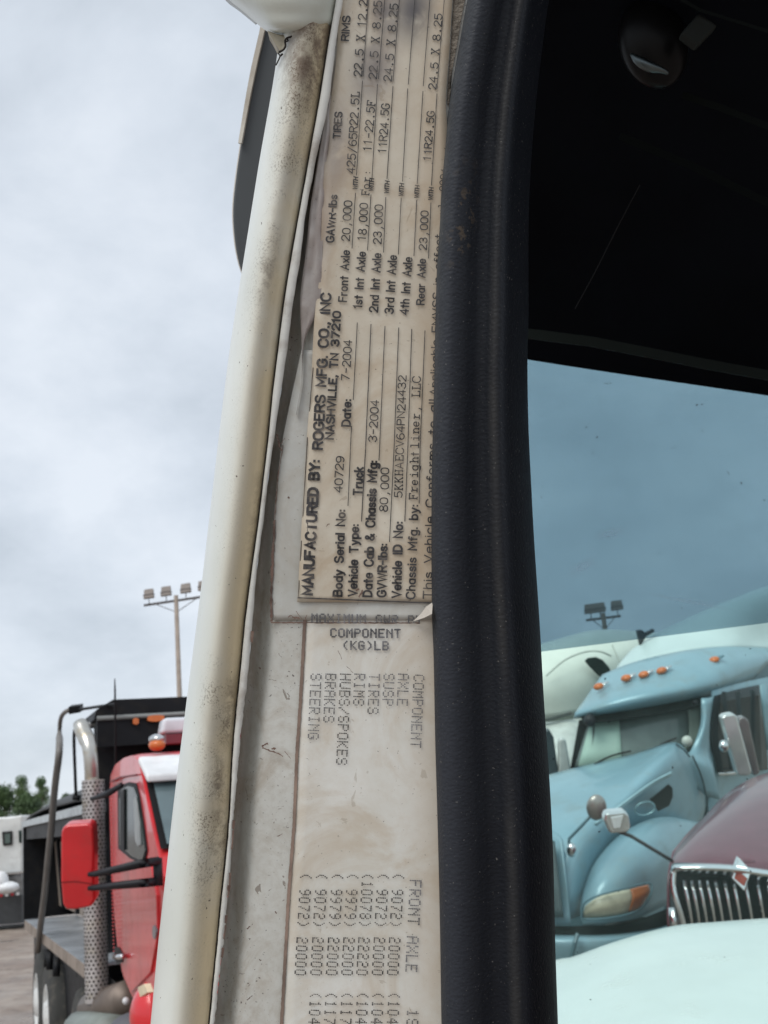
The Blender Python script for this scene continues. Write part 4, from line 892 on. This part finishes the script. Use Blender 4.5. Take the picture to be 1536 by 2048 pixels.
for i in range(9):
    x = 38-i*11; fb('reflective_tape', [(x,1784-(38-x)*-.10),(x-5.5,1784.5-(38-x)*-.10),(x-5.5,1791-(38-x)*-.10),(x,1790-(38-x)*-.10)], simple('red_tape', (.45,.03,.04), .4) if i % 2 else PWH, .02, d=D-.03)
g = MB(); g.ball(P(12,1775,D-.4), (.35,.3,.16), n=10, m=6); g.ball(P(2,1762,D-.4), (.2,.2,.25), n=10, m=6); g.mk('wrapped_load', PWH, wt, smooth=True)
for x in (-60, -130):
    g = MB(); c = P(x,1848,D-.3); c.z = .32; g.tube([c, c+Vector((.1,1,0))*.25], .32, 16); q = g.mk('wheel', RUB, wt, smooth=True); g = MB(); g.tube([c-Vector((0,.02,0)), c+Vector((0,.02,0))], .17, 12); g.mk('rim', RIM, q)

# dark trailer bed behind
# ================================================================ trees
def leafm(name, a, b):
    t = NT(name); o = t.n('ShaderNodeObjectInfo'); c = t.mix(t.ramp(t.noise(.9, 3), .35, .65), a, b)
    return t.fin(c, .6)
LM = [leafm('leaves_dark', (.035,.065,.025), (.07,.12,.04)), leafm('leaves_light', (.05,.10,.035), (.11,.17,.055))]
BARK = simple('bark', (.10,.08,.06), .9)
def tree(px, ytop, dep, wpx, hpx, lab, mi, seed):
    q = random.Random(seed); K = dep/F; top = P(px, ytop, dep); x, y = top.x, top.y; Ht = top.z
    o = empty('broadleaf_tree', (x, y, 0), lab, 'tree', 'trees beyond the yard')
    g = MB(); g.tube([(x,y,0),(x+.1,y,Ht*.5),(x,y,Ht*.9)], [Ht*.03,Ht*.02,Ht*.006], 8)
    for i in range(7):
        a = q.uniform(0, 6.28); z0 = Ht*q.uniform(.3,.7); g.tube([(x,y,z0),(x+math.cos(a)*wpx*K*.35,y+math.sin(a)*wpx*K*.35,z0+Ht*.18)], [Ht*.01,Ht*.003], 5)
    g.mk('trunk', BARK, o, smooth=True)
    cl = []
    for i in range(34):
        f = q.random()**.8; a = q.uniform(0, 6.28); w_ = wpx*K*.5*min(1, .30+1.3*(1-f))*(.8+.2*math.sin(f*9+seed))
        cl.append((x+math.cos(a)*w_*q.uniform(.1,.8), y+math.sin(a)*w_*q.uniform(.2,.85), Ht-hpx*K*(1-f)*1.0 - .04*Ht*q.random(), wpx*K*q.uniform(.14,.26)))
    vs = []; fs = []
    for i in range(7000):
        c = q.choice(cl); v = Vector((q.gauss(0,1), q.gauss(0,1), q.gauss(0,.8))).normalized()*c[3]*q.random()**.4
        p = Vector(c[:3])+v; s = wpx*K*q.uniform(.016,.035)
        a = Vector((q.gauss(0,1), q.gauss(0,1), q.gauss(0,1))).normalized(); b = a.orthogonal().normalized()
        n = len(vs); vs += [p-a*s, p+b*s*.6, p+a*s, p-b*s*.6]; fs.append((n, n+1, n+2, n+3))
    mk('crown', vs, fs, LM[mi], o)
tree(44, 1556, 110, 50, 105, 'pale green upright tree, left one of the two matching crowns over the far white truck', 1, 1)
tree(81, 1556, 112, 48, 105, 'slender green tree, right one of the two matching crowns, beside the grey tarp arm', 1, 2)
tree(8, 1576, 95, 74, 90, 'darker bushy tree at the left edge above the white truck', 0, 3)
tree(132, 1583, 120, 40, 80, 'small dark tree crown just left of the exhaust pipe', 0, 4)
tree(60, 1598, 90, 90, 70, 'low wide dark tree filling in beneath the two upright crowns', 0, 6)
tree(-60, 1565, 105, 80, 80, 'broad dark tree standing outside the left of the yard', 0, 5)

# ================================================================ trucks seen through the windshield
BLUE = simple('pale_blue_metallic_paint', (.245,.40,.47), .36, .15, var=.07, scale=1.5, dirt=(.26,.33,.34), dirt_amt=.5, Coat_Weight=.25)
BLUED = simple('blue_shadow_trim', (.10,.19,.23), .4)
bt = empty('semi_truck', G(1270, 2000, 0)*0 + Vector((P(1270,1800,12.5).x, P(1270,1800,12.5).y, 0)), 'pale blue long nosed semi truck with amber roof lights and a slanted headlight', 'semi truck')
def pp(name, rows, mat, par, **k): return patch(name, rows, mat, par, **k)
# roof fairing and brow
pp('roof_fairing', [
 [(1147,1434,13.4),(1200,1426,13.2),(1260,1417,13.1),(1330,1405,13.1),(1400,1392,13.3),(1440,1383,13.7),(1490,1372,14.6)],
 [(1152,1428,13.3),(1205,1412,13.05),(1262,1398,12.95),(1330,1385,12.95),(1400,1372,13.15),(1450,1362,13.6),(1510,1352,14.6)],
 [(1172,1400,13.7),(1225,1376,13.5),(1280,1358,13.4),(1345,1344,13.4),(1420,1332,13.6),(1475,1325,14.1),(1540,1320,15.0)],
 [(1206,1352,14.2),(1260,1330,14.1),(1320,1314,14.1),(1385,1302,14.1),(1450,1296,14.4),(1505,1297,15.0),(1570,1300,15.8)]], BLUE, bt)
pp('sleeper_fairing', [
 [(1230,1346,14.5),(1268,1330,14.4),(1320,1314,14.35),(1385,1302,14.35),(1450,1297,14.6),(1505,1298,15.2),(1600,1302,16)],
 [(1244,1325,14.9),(1285,1302,14.9),(1335,1286,14.9),(1395,1276,14.9),(1460,1270,15.1),(1520,1268,15.6),(1610,1270,16.4)],
 [(1275,1296,15.6),(1310,1272,15.6),(1355,1250,15.6),(1405,1228,15.7),(1472,1202,15.9),(1540,1180,16.3),(1620,1178,17)],
 [(1310,1300,17),(1340,1270,17),(1375,1247,17),(1422,1222,17.1),(1480,1200,17.2),(1550,1178,17.5),(1640,1178,18)]], simple('pale_mint_white_paint', (.56,.66,.65), .35, var=.04, scale=1.5), bt)
g = MB(); g.tube(cat([P(*p) for p in [(1188,1529,12.95),(1222,1512,12.95),(1262,1502,12.95)]], 3), .010, 6); g.mk('wiper', SOOT, bt)
g = MB(); g.tube(cat([P(*p) for p in [(1290,1506,12.7),(1325,1488,12.75),(1352,1476,12.85)]], 3), .010, 6); g.mk('wiper', SOOT, bt)
for i, (x, y, d) in enumerate([(1197,1373,13.55),(1252,1356,13.40),(1287,1349,13.35),(1323,1341,13.35),(1428,1320,13.75)]):
    c = P(x, y, d); K = d/F; ax = (rt+up*.35).normalized(); ay = (up-rt*.35).normalized(); az_ = fw
    g = MB(); g.ball(c, (11*K, 7*K, 11*K), ax=(ax, ay, az_), n=14, m=8); rl = g.mk('roof_lamp', AMB, bt, smooth=True)
    g = MB(); g.ball(c+ax*13*K+fw*.05, (12*K, 3*K, 9*K), ax=(ax, ay, az_), n=12, m=6); g.mk('lamp_base', CHROME if i < 4 else BLUED, rl, smooth=True)
# windshield
pp('windshield_gasket', [[(1158,1440,13.45),(1280,1421,13.3),(1420,1396,13.5)],[(1140,1540,13.3),(1270,1530,13.1),(1400,1512,13.3)]], simple('dark_gasket', (.012,.014,.014), .6, Specular_IOR_Level=.1), bt, sub=3)
ws2 = pp('windshield', [[(1176,1447,13.40),(1290,1430,13.25),(1402,1408,13.42)],[(1150,1532,13.25),(1270,1522,13.05),(1392,1500,13.22)]], simple('grey_green_glass', (.16,.20,.19), .08, var=.1), bt, sub=4)
pp('sheer_curtain', [[(1180,1446,13.36),(1208,1442,13.32),(1238,1437,13.28)],[(1156,1532,13.2),(1200,1527,13.12),(1244,1522,13.05)]], simple('pale_green_curtain', (.42,.58,.50), .6, var=.1, scale=2), ws2, sub=3, solid=.01)
pp('curtain_fold', [[(1185,1446,13.34),(1189,1445,13.34)],[(1184,1528,13.16),(1190,1527,13.16)]], simple('dark_fold', (.15,.19,.18), .6), ws2, sub=3, solid=.01)
pp('sun_visor', [[(1160,1430,13.3),(1280,1414,13.12),(1408,1390,13.35)],[(1168,1448,13.2),(1285,1432,13.05),(1408,1412,13.25)]], simple('dark_smoked_visor', (.025,.032,.03), .35, Specular_IOR_Level=.1), bt, sub=4)
for p_, r_ in (((1390,1405,13.1), .03), ((1180,1441,13.1), .07)):
    g = MB(); g.ball(P(*p_), r_); g.mk('visor_mount', DARKTRIM, bt, smooth=True)
pp('windshield_trim', [[(1376,1408,13.25),(1400,1404,13.3)],[(1378,1465,13.2),(1400,1460,13.2)],[(1368,1500,13.1),(1390,1492,13.15)]], simple('greenish_trim', (.16,.20,.17), .5), bt, sub=4)
pp('door_pillar', [[(1402,1396,13.1),(1414,1396,13.1),(1428,1394,13.2)],[(1400,1450,13.05),(1410,1450,13.0),(1420,1450,13.1)],[(1382,1500,12.9),(1396,1505,12.9),(1420,1500,13.05)],[(1370,1512,12.8),(1400,1530,12.8),(1428,1540,12.95)],[(1380,1560,12.8),(1410,1590,12.9),(1440,1600,13)]], BLUE, bt, sub=4)
# hood
pp('hood', [
 [(1060,1562,13.1),(1095,1550,13.0),(1180,1528,13.0),(1270,1507,12.8),(1335,1486,12.7),(1362,1490,12.7),(1385,1520,12.8),(1410,1570,13.1)],
 [(1055,1592,12.5),(1095,1582,12.4),(1178,1562,12.35),(1255,1540,12.3),(1318,1520,12.25),(1352,1530,12.4),(1382,1570,12.7),(1410,1620,13)],
 [(1060,1630,11.9),(1100,1622,11.8),(1165,1608,11.75),(1225,1592,11.75),(1275,1575,11.8),(1310,1583,12.0),(1355,1618,12.4),(1395,1660,12.9)],
 [(1065,1680,11.3),(1105,1668,11.25),(1150,1660,11.2),(1190,1650,11.25),(1225,1640,11.4),(1260,1645,11.7),(1310,1670,12.2),(1380,1700,12.8)],
 [(1085,1760,10.95),(1115,1752,10.9),(1143,1745,10.9),(1165,1738,11.0),(1190,1730,11.2),(1220,1735,11.5),(1270,1750,12.0),(1340,1780,12.6)],
 [(1095,1845,10.8),(1120,1842,10.75),(1143,1838,10.75),(1160,1832,10.85),(1175,1828,11.1),(1200,1830,11.4),(1250,1840,11.9),(1320,1850,12.5)]], BLUE, bt)
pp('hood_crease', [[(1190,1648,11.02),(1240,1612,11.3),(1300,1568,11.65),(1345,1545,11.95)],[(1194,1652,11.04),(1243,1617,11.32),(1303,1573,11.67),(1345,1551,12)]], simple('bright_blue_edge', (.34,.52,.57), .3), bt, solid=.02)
g = MB(); g.prism([P(*p) for p in [(1298,1597,11.62),(1318,1584,11.70),(1336,1567,11.85),(1344,1574,11.95),(1345,1592,11.95),(1337,1611,11.9),(1315,1622,11.75),(1308,1610,11.68)]], -fw*.03); vent = g.mk('hood_vent', simple('vent_black', (.015,.018,.018), .5, Specular_IOR_Level=.1), bt, bevel=.01)
g = MB(); g.tube([P(1290+20*math.cos(a)+0, 1617+13*math.sin(a)-3*math.cos(a), 11.55) for a in [i*math.pi/12 for i in range(25)]], .007, 6, cap=False); g.mk('oval_emblem', simple('pale_emblem_rim', (.30,.48,.52), .25, .6), bt, smooth=True)
for pts in ([(1385,1512,12.62),(1400,1545,12.75),(1410,1580,12.85),(1418,1640,12.9)], [(1352,1488,12.62),(1368,1500,12.6),(1380,1514,12.6)]):
    g = MB(); g.tube(cat([P(*p) for p in pts], 4), .010, 6); g.mk('panel_seam', simple('seam_shadow', (.05,.08,.09), .7), bt)
# fender
fen = pp('fender', [
 [(1160,1800,11.3),(1192,1735,11.5),(1250,1680,11.8),(1325,1652,12.3),(1405,1665,12.9)],
 [(1163,1790,10.95),(1192,1722,11.1),(1248,1664,11.4),(1322,1634,11.8),(1400,1645,12.5)],
 [(1160,1815,10.65),(1198,1755,10.65),(1258,1704,10.9),(1325,1678,11.35),(1395,1690,12.2)],
 [(1162,1835,10.55),(1205,1800,10.5),(1262,1762,10.65),(1325,1735,11.1),(1390,1740,12.0)],
 [(1166,1850,10.55),(1215,1846,10.5),(1275,1836,10.65),(1330,1812,11.1),(1390,1790,12.0)]], BLUE, bt)
hl_ = pp('headlight', [[(1170,1812,10.50),(1196,1794,10.47),(1236,1783,10.48),(1262,1778,10.52)],[(1166,1828,10.48),(1196,1814,10.43),(1238,1803,10.44),(1266,1797,10.48)],[(1168,1836,10.50),(1200,1834,10.46),(1238,1829,10.46),(1258,1824,10.50)]], simple('hazed_headlight_lens', (.52,.50,.38), .15, var=.25, scale=6), bt, sub=4)
pp('turn_lens', [[(1262,1778,10.51),(1280,1773,10.57),(1297,1769,10.66)],[(1266,1797,10.47),(1284,1792,10.53),(1300,1784,10.64)],[(1258,1824,10.49),(1275,1819,10.56),(1288,1808,10.66)]], simple('amber_turn_lens', (.50,.15,.04), .2), hl_, sub=4)
g = MB(); g.tube(cat([P(*p) for p in [(1165,1836,10.47),(1168,1808,10.46),(1196,1791,10.42),(1250,1777,10.44),(1298,1766,10.62),(1303,1784,10.6),(1288,1812,10.6),(1255,1829,10.44),(1200,1838,10.42),(1165,1838,10.46)]], 3), .008, 6); g.mk('lens_rim', BLUED, hl_, smooth=True)
# grille edge and bumper
pp('grille_side', [[(1040,1655,11.2),(1085,1655,11.15),(1108,1662,11.05),(1122,1676,10.95)],[(1045,1740,10.9),(1090,1740,10.85),(1118,1745,10.8),(1130,1748,10.75)],[(1050,1848,10.7),(1095,1850,10.65),(1128,1852,10.6),(1143,1850,10.6)]], BLUE, bt)
pp('grille_mesh', [[(1050,1672,10.95),(1085,1672,10.9),(1108,1682,10.82)],[(1050,1750,10.75),(1090,1752,10.7),(1118,1758,10.65)],[(1050,1832,10.6),(1095,1834,10.55),(1126,1834,10.5)]], simple('dark_blue_mesh', (.05,.08,.09), .5), bt)
pp('bumper_gap', [[(1050,1850,10.75),(1160,1852,10.65),(1260,1845,10.8),(1345,1815,11.3)],[(1050,1880,10.7),(1160,1880,10.6),(1260,1875,10.75),(1350,1860,11.3)]], simple('black_gap', (.012,.014,.014), .7, Specular_IOR_Level=.1), bt)
pp('bumper', [[(1050,1866,10.7),(1130,1870,10.5),(1230,1868,10.5),(1320,1855,10.8),(1370,1835,11.4)],[(1050,1880,10.5),(1130,1884,10.35),(1230,1882,10.35),(1320,1870,10.65),(1380,1855,11.3)],[(1050,1950,10.5),(1130,1955,10.35),(1230,1955,10.35),(1320,1950,10.65),(1380,1940,11.3)]], BLUE, bt)
g = MB(); g.tube([P(1155,1868,10.3), P(1150,1885,10.25), P(1143,1915,10.25)], .02, 6); g.mk('bumper_hook', BLUED, bt)
# cab side with window
pp('cab_side', [[(1425,1382,13.3),(1500,1362,14.2),(1620,1340,15.8)],[(1425,1550,13.2),(1500,1540,14.1),(1620,1530,15.7)],[(1400,1760,12.9),(1500,1760,14.1),(1620,1760,15.7)]], BLUE, bt)
wf = pp('side_window', [[(1432,1392,13.2),(1480,1378,13.75),(1528,1368,14.35)],[(1422,1470,13.1),(1478,1464,13.7),(1532,1458,14.35)],[(1438,1546,13.2),(1484,1544,13.75),(1536,1540,14.4)]], simple('black_cab_window', (.014,.018,.022), .12, Specular_IOR_Level=.1), bt, sub=4, solid=.02)
for x0, x1 in ((1446,1462),(1474,1486)):
    pp('window_divider', [[(x0,1384,13.25),(x0+6,1383,13.3)],[(x1,1540,13.25),(x1+6,1540,13.3)]], simple('dark_grey_bar', (.022,.028,.032), .6, Specular_IOR_Level=.1), wf, sub=3)
pp('door_frame', [[(1522,1370,14.1),(1534,1366,14.2)],[(1536,1500,14.1),(1550,1500,14.2)]], BLUE, bt, sub=3)
pp('window_sill', [[(1440,1546,13.1),(1490,1542,13.7)],[(1440,1551,13.1),(1490,1548,13.7)]], CHROME, wf, sub=3)
# chrome door mirrors
for pts, cc in (([(1443,1436),(1450,1430),(1468,1427),(1475,1434),(1505,1545),(1498,1552),(1478,1552),(1474,1546)], (.70,.70,.69)), ([(1480,1436),(1490,1434),(1498,1442),(1520,1546),(1512,1552),(1506,1550),(1476,1448)], (.30,.26,.26))):
    g = MB(); dd = 11.6 if cc[0] > .5 else 11.75
    g.prism([P(x, y, dd) for x, y in pts], fw*.14); g.mk('door_mirror', simple('mirror_shell', cc, .2, .7), bt, bevel=.03)
g = MB(); g.ball(P(1448,1492,11.6), (.05,.05,.06)); g.mk('mirror_joint', CHROME, bt, smooth=True)
g = MB(); g.ball(P(1374,1482,12.4), (.055,.05,.055)); g.mk('wiper_cowl_mirror', simple('grey_white_shell', (.50,.52,.47), .3), bt, smooth=True)
# round hood mirror
g = MB(); g.ball(P(1193,1615,10.6), (.09,.05,.115), ax=(rt, fw, up), n=18, m=12); hm = g.mk('hood_mirror', simple('dusty_mirror_back', (.36,.33,.31), .3, .6), bt, smooth=True)
g = MB(); g.tube([P(1190,1622,10.65), P(1160,1655,10.7), P(1138,1678,10.75), P(1138,1692,10.75)], .014, 8); g.mk('stalk', BLUED, hm, smooth=True)
g = MB(); g.ball(P(1143,1700,10.7), (.045,.045,.065), ax=(rt, fw, up)); g.mk('stalk_foot', CHROME, hm, smooth=True)
g = MB(); g.prism([P(*p) for p in [(1274,1262,15.2),(1284,1260,15.2),(1292,1266,15.2),(1308,1258,15.2),(1310,1263,15.2),(1293,1273,15.2),(1281,1293,15.2)]], fw*.1); g.mk('roof_horn', simple('black_horn', (.02,.022,.025), .4), bt, bevel=.01)
# solid core of the blue truck
g = MB()
def core(c8): g.hexa([P(*c) for c in c8])
core([(1130,1900,12.6),(1400,1880,13.6),(1620,1800,17),(1300,1800,17),(1160,1560,13.3),(1400,1530,13.6),(1620,1400,17),(1300,1400,17)])
core([(1165,1560,13.7),(1420,1545,13.7),(1620,1500,17.5),(1330,1500,17.5),(1190,1420,13.9),(1425,1392,14),(1610,1260,17.2),(1340,1290,17.2)])
g.mk('cab_body', BLUED, bt)
g = MB()
for x, dep in ((1290, 11.6), (1480, 16)):
    c = P(x, 1900, dep); c.z = .52; g.tube([c, c+Vector((-.1,.28,0))], .5, 24)
g.mk('wheel', RUB, bt, smooth=True)

# white tractor at the left of the glass
w3 = empty('semi_truck', Vector((P(1150,1500,18).x, P(1150,1500,18).y, 0)), 'white semi truck with a dark teardrop side window, behind the pale blue one', 'semi truck')
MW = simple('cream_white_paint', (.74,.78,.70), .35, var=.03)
sl = pp('sleeper_roof', [
 [(1000,1440,17),(1090,1438,16.8),(1180,1425,16.9),(1260,1412,17.4),(1330,1400,18.2)],
 [(1000,1380,17),(1090,1370,16.8),(1180,1355,16.9),(1260,1345,17.4),(1330,1340,18.2)],
 [(1000,1330,17.3),(1090,1310,17.1),(1180,1300,17.2),(1262,1290,17.7),(1330,1290,18.5)],
 [(1000,1310,17.9),(1090,1288,17.7),(1180,1264,17.8),(1250,1263,18.3),(1330,1270,19)],
 [(1000,1320,20),(1090,1300,20),(1180,1280,20),(1250,1280,20),(1330,1290,20.5)]], MW, w3)
g = MB(); g.prism([P(*p) for p in [(1169,1322,16.75),(1176,1316,16.75),(1192,1314,16.75),(1206,1320,16.8),(1218,1334,16.85),(1226,1350,16.9),(1230,1357,16.9),(1222,1359,16.9),(1210,1360,16.9),(1195,1350,16.8),(1180,1335,16.78)]], fw*.03); tw_ = g.mk('teardrop_window', simple('dark_green_glass', (.03,.045,.04), .15, Specular_IOR_Level=.1), sl, bevel=.01)
g = MB(); g.tube(cat([P(*p) for p in [(1092,1352,16.7),(1130,1320,16.7),(1170,1304,16.8),(1200,1303,16.8),(1222,1312,16.9)]], 3), .012, 6); g.tube([P(1224,1290,17.2), P(1248,1345,16.95)], .010, 6); g.mk('body_seam', simple('seam_grey', (.45,.48,.43), .6), sl)
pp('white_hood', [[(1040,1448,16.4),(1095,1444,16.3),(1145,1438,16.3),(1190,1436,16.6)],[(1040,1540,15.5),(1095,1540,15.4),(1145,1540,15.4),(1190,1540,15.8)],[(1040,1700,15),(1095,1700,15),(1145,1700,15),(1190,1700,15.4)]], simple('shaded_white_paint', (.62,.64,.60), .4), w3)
g = MB(); g.prism([P(*p) for p in [(1080,1440,16.2),(1143,1424,16.2),(1146,1428,16.2),(1110,1440,16.2),(1080,1446,16.2)]], fw*.06); g.mk('visor_edge', simple('dark_edge', (.10,.11,.10), .5), w3)
for (pts, c_) in (([(1088,1462),(1098,1458),(1108,1475),(1118,1548),(1106,1556),(1088,1560)], (.06,.08,.09)), ([(1118,1482),(1124,1476),(1132,1480),(1142,1538),(1134,1546),(1118,1546)], (.60,.62,.60))):
    g = MB(); g.prism([P(x, y, 14.6) for x, y in pts], fw*.15); g.mk('door_mirror', simple('mirror_shell_b', c_, .35), w3, bevel=.03)
g = MB(); g.hexa([P(*c) for c in [(1000,1800,16.9),(1280,1780,18),(1300,1760,21),(1000,1760,21),(1000,1440,17.2),(1280,1415,18.2),(1300,1300,20.6),(1000,1320,20.6)]]); g.mk('cab_body', MW, w3)

# burgundy truck
mt = empty('semi_truck', Vector((P(1440,1800,8.8).x, P(1440,1800,8.8).y, 0)), 'burgundy truck nose with chrome grille bars and a diamond emblem, seen through the windshield', 'semi truck')
BUR = simple('burgundy_paint', (.155,.055,.075), .30, var=.08, Coat_Weight=.5)
pp('hood', [
 [(1420,1640,10.8),(1470,1585,10.8),(1530,1552,10.8),(1600,1540,10.8),(1700,1540,10.8)],
 [(1405,1640,10.2),(1452,1588,10.2),(1515,1553,10.2),(1595,1540,10.2),(1700,1538,10.2)],
 [(1378,1668,9.5),(1420,1628,9.45),(1480,1600,9.4),(1560,1588,9.4),(1690,1588,9.4)],
 [(1352,1700,8.9),(1390,1672,8.85),(1440,1660,8.8),(1520,1656,8.75),(1660,1660,8.7)],
 [(1344,1724,8.6),(1380,1716,8.5),(1430,1712,8.4),(1510,1715,8.35),(1640,1722,8.3)],
 [(1346,1745,8.5),(1380,1742,8.4),(1430,1742,8.3),(1510,1745,8.25),(1640,1752,8.2)]], BUR, mt)
pp('hood_side', [[(1350,1704,8.9),(1380,1668,9.5),(1407,1642,10.2),(1420,1642,10.9)],[(1340,1760,8.7),(1345,1760,9.5),(1350,1760,10.2),(1360,1760,10.9)],[(1340,1860,8.6),(1345,1860,9.5),(1350,1860,10.2),(1360,1860,10.9)]], BUR, mt)
pp('hood_ridge', [[(1480,1722,8.3),(1500,1672,8.7),(1524,1620,9.15),(1552,1560,10.0)],[(1510,1724,8.3),(1530,1672,8.68),(1552,1620,9.12),(1580,1560,9.95)]], BUR, mt, solid=.03)
gr = pp('grille_surround', [[(1343,1731,8.38),(1352,1726,8.3),(1400,1725,8.24),(1470,1728,8.2),(1540,1738,8.16),(1640,1748,8.1)],[(1342,1734,8.30),(1352,1731,8.20),(1400,1730,8.13),(1470,1733,8.09),(1540,1743,8.05),(1640,1753,8.0)],[(1342,1742,8.28),(1352,1740,8.18),(1400,1741,8.12),(1470,1744,8.08),(1540,1754,8.04),(1640,1764,8.0)],[(1346,1749,8.38),(1354,1750,8.32),(1400,1752,8.28),(1470,1756,8.24),(1540,1765,8.2),(1640,1775,8.1)]], simple('bright_chrome', (.85,.87,.88), .12, 1, var=.02), mt)
g = MB(); g.tube(cat([P(*p) for p in [(1348,1740,8.3),(1346,1770,8.27),(1352,1800,8.24),(1362,1830,8.22),(1372,1870,8.2)]], 4), .024, 10); g.tube([P(1346,1815,8.45), P(1352,1870,8.4)], .035, 10); g.mk('side_bar', CHROME, gr, smooth=True)
g = MB(); g.prism([P(*p) for p in [(1348,1748,8.45),(1640,1770,8.3),(1640,1900,8.2),(1380,1900,8.3)]], fw*.05); g.mk('grille_backing', simple('grille_black', (.010,.011,.012), .7, Specular_IOR_Level=.1), gr)
for x in (1370,1385,1400,1416,1432,1450,1468,1491,1515,1536,1558,1580):
    g = MB(); pts = [P(x-1,1762,8.27), P(x+2,1780,8.22), P(x+9,1815,8.2), P(x+18,1870,8.19)]
    g.tube(pts, [.010,.013,.011,.010], 8); g.mk('grille_bar', CHROME, mt, smooth=True)
g = MB(); g.prism([P(*p) for p in [(1463,1756,8.10),(1478,1716,8.12),(1503,1742,8.06),(1489,1783,8.05)]], fw*.06); em = g.mk('diamond_emblem', simple('emblem_chrome', (.85,.87,.88), .15, .9), mt, bevel=.006)
g = MB(); g.prism([P(*p) for p in [(1469,1757,8.085),(1475,1740,8.09),(1494,1757,8.045),(1487,1772,8.04)]], fw*.02); g.mk('emblem_inlay', simple('emblem_red', (.30,.05,.03), .4), em)
hm2 = MB(); hm2.prism([P(*p) for p in [(1208,1640,8.3),(1212,1626,8.3),(1250,1622,8.3),(1258,1630,8.3),(1262,1656,8.3),(1256,1666,8.3),(1220,1668,8.3)]], fw*.12); hmo = hm2.mk('hood_mirror', simple('bright_mirror_shell', (.70,.72,.73), .18, .8), mt, bevel=.02)
g = MB(); g.tube([P(1240,1664,8.35), P(1262,1672,8.35), P(1345,1722,8.7)], .013, 8); g.mk('stalk', simple('dark_stalk', (.08,.085,.085), .4), hmo, smooth=True)
g = MB(); g.prism([P(*p) for p in [(1222,1636,8.285),(1246,1632,8.285),(1240,1655,8.285),(1228,1656,8.285)]], fw*.02); g.mk('mirror_highlight', PWH, hmo)  # white plate stands in for a highlight on the mirror shell
g = MB(); g.hexa([P(*c) for c in [(1350,1960,8.6),(1640,1960,8.5),(1680,1900,11),(1400,1900,11),(1360,1760,8.7),(1640,1770,8.6),(1690,1560,10.9),(1430,1650,10.9)]]); g.mk('nose_body', BUR, mt)
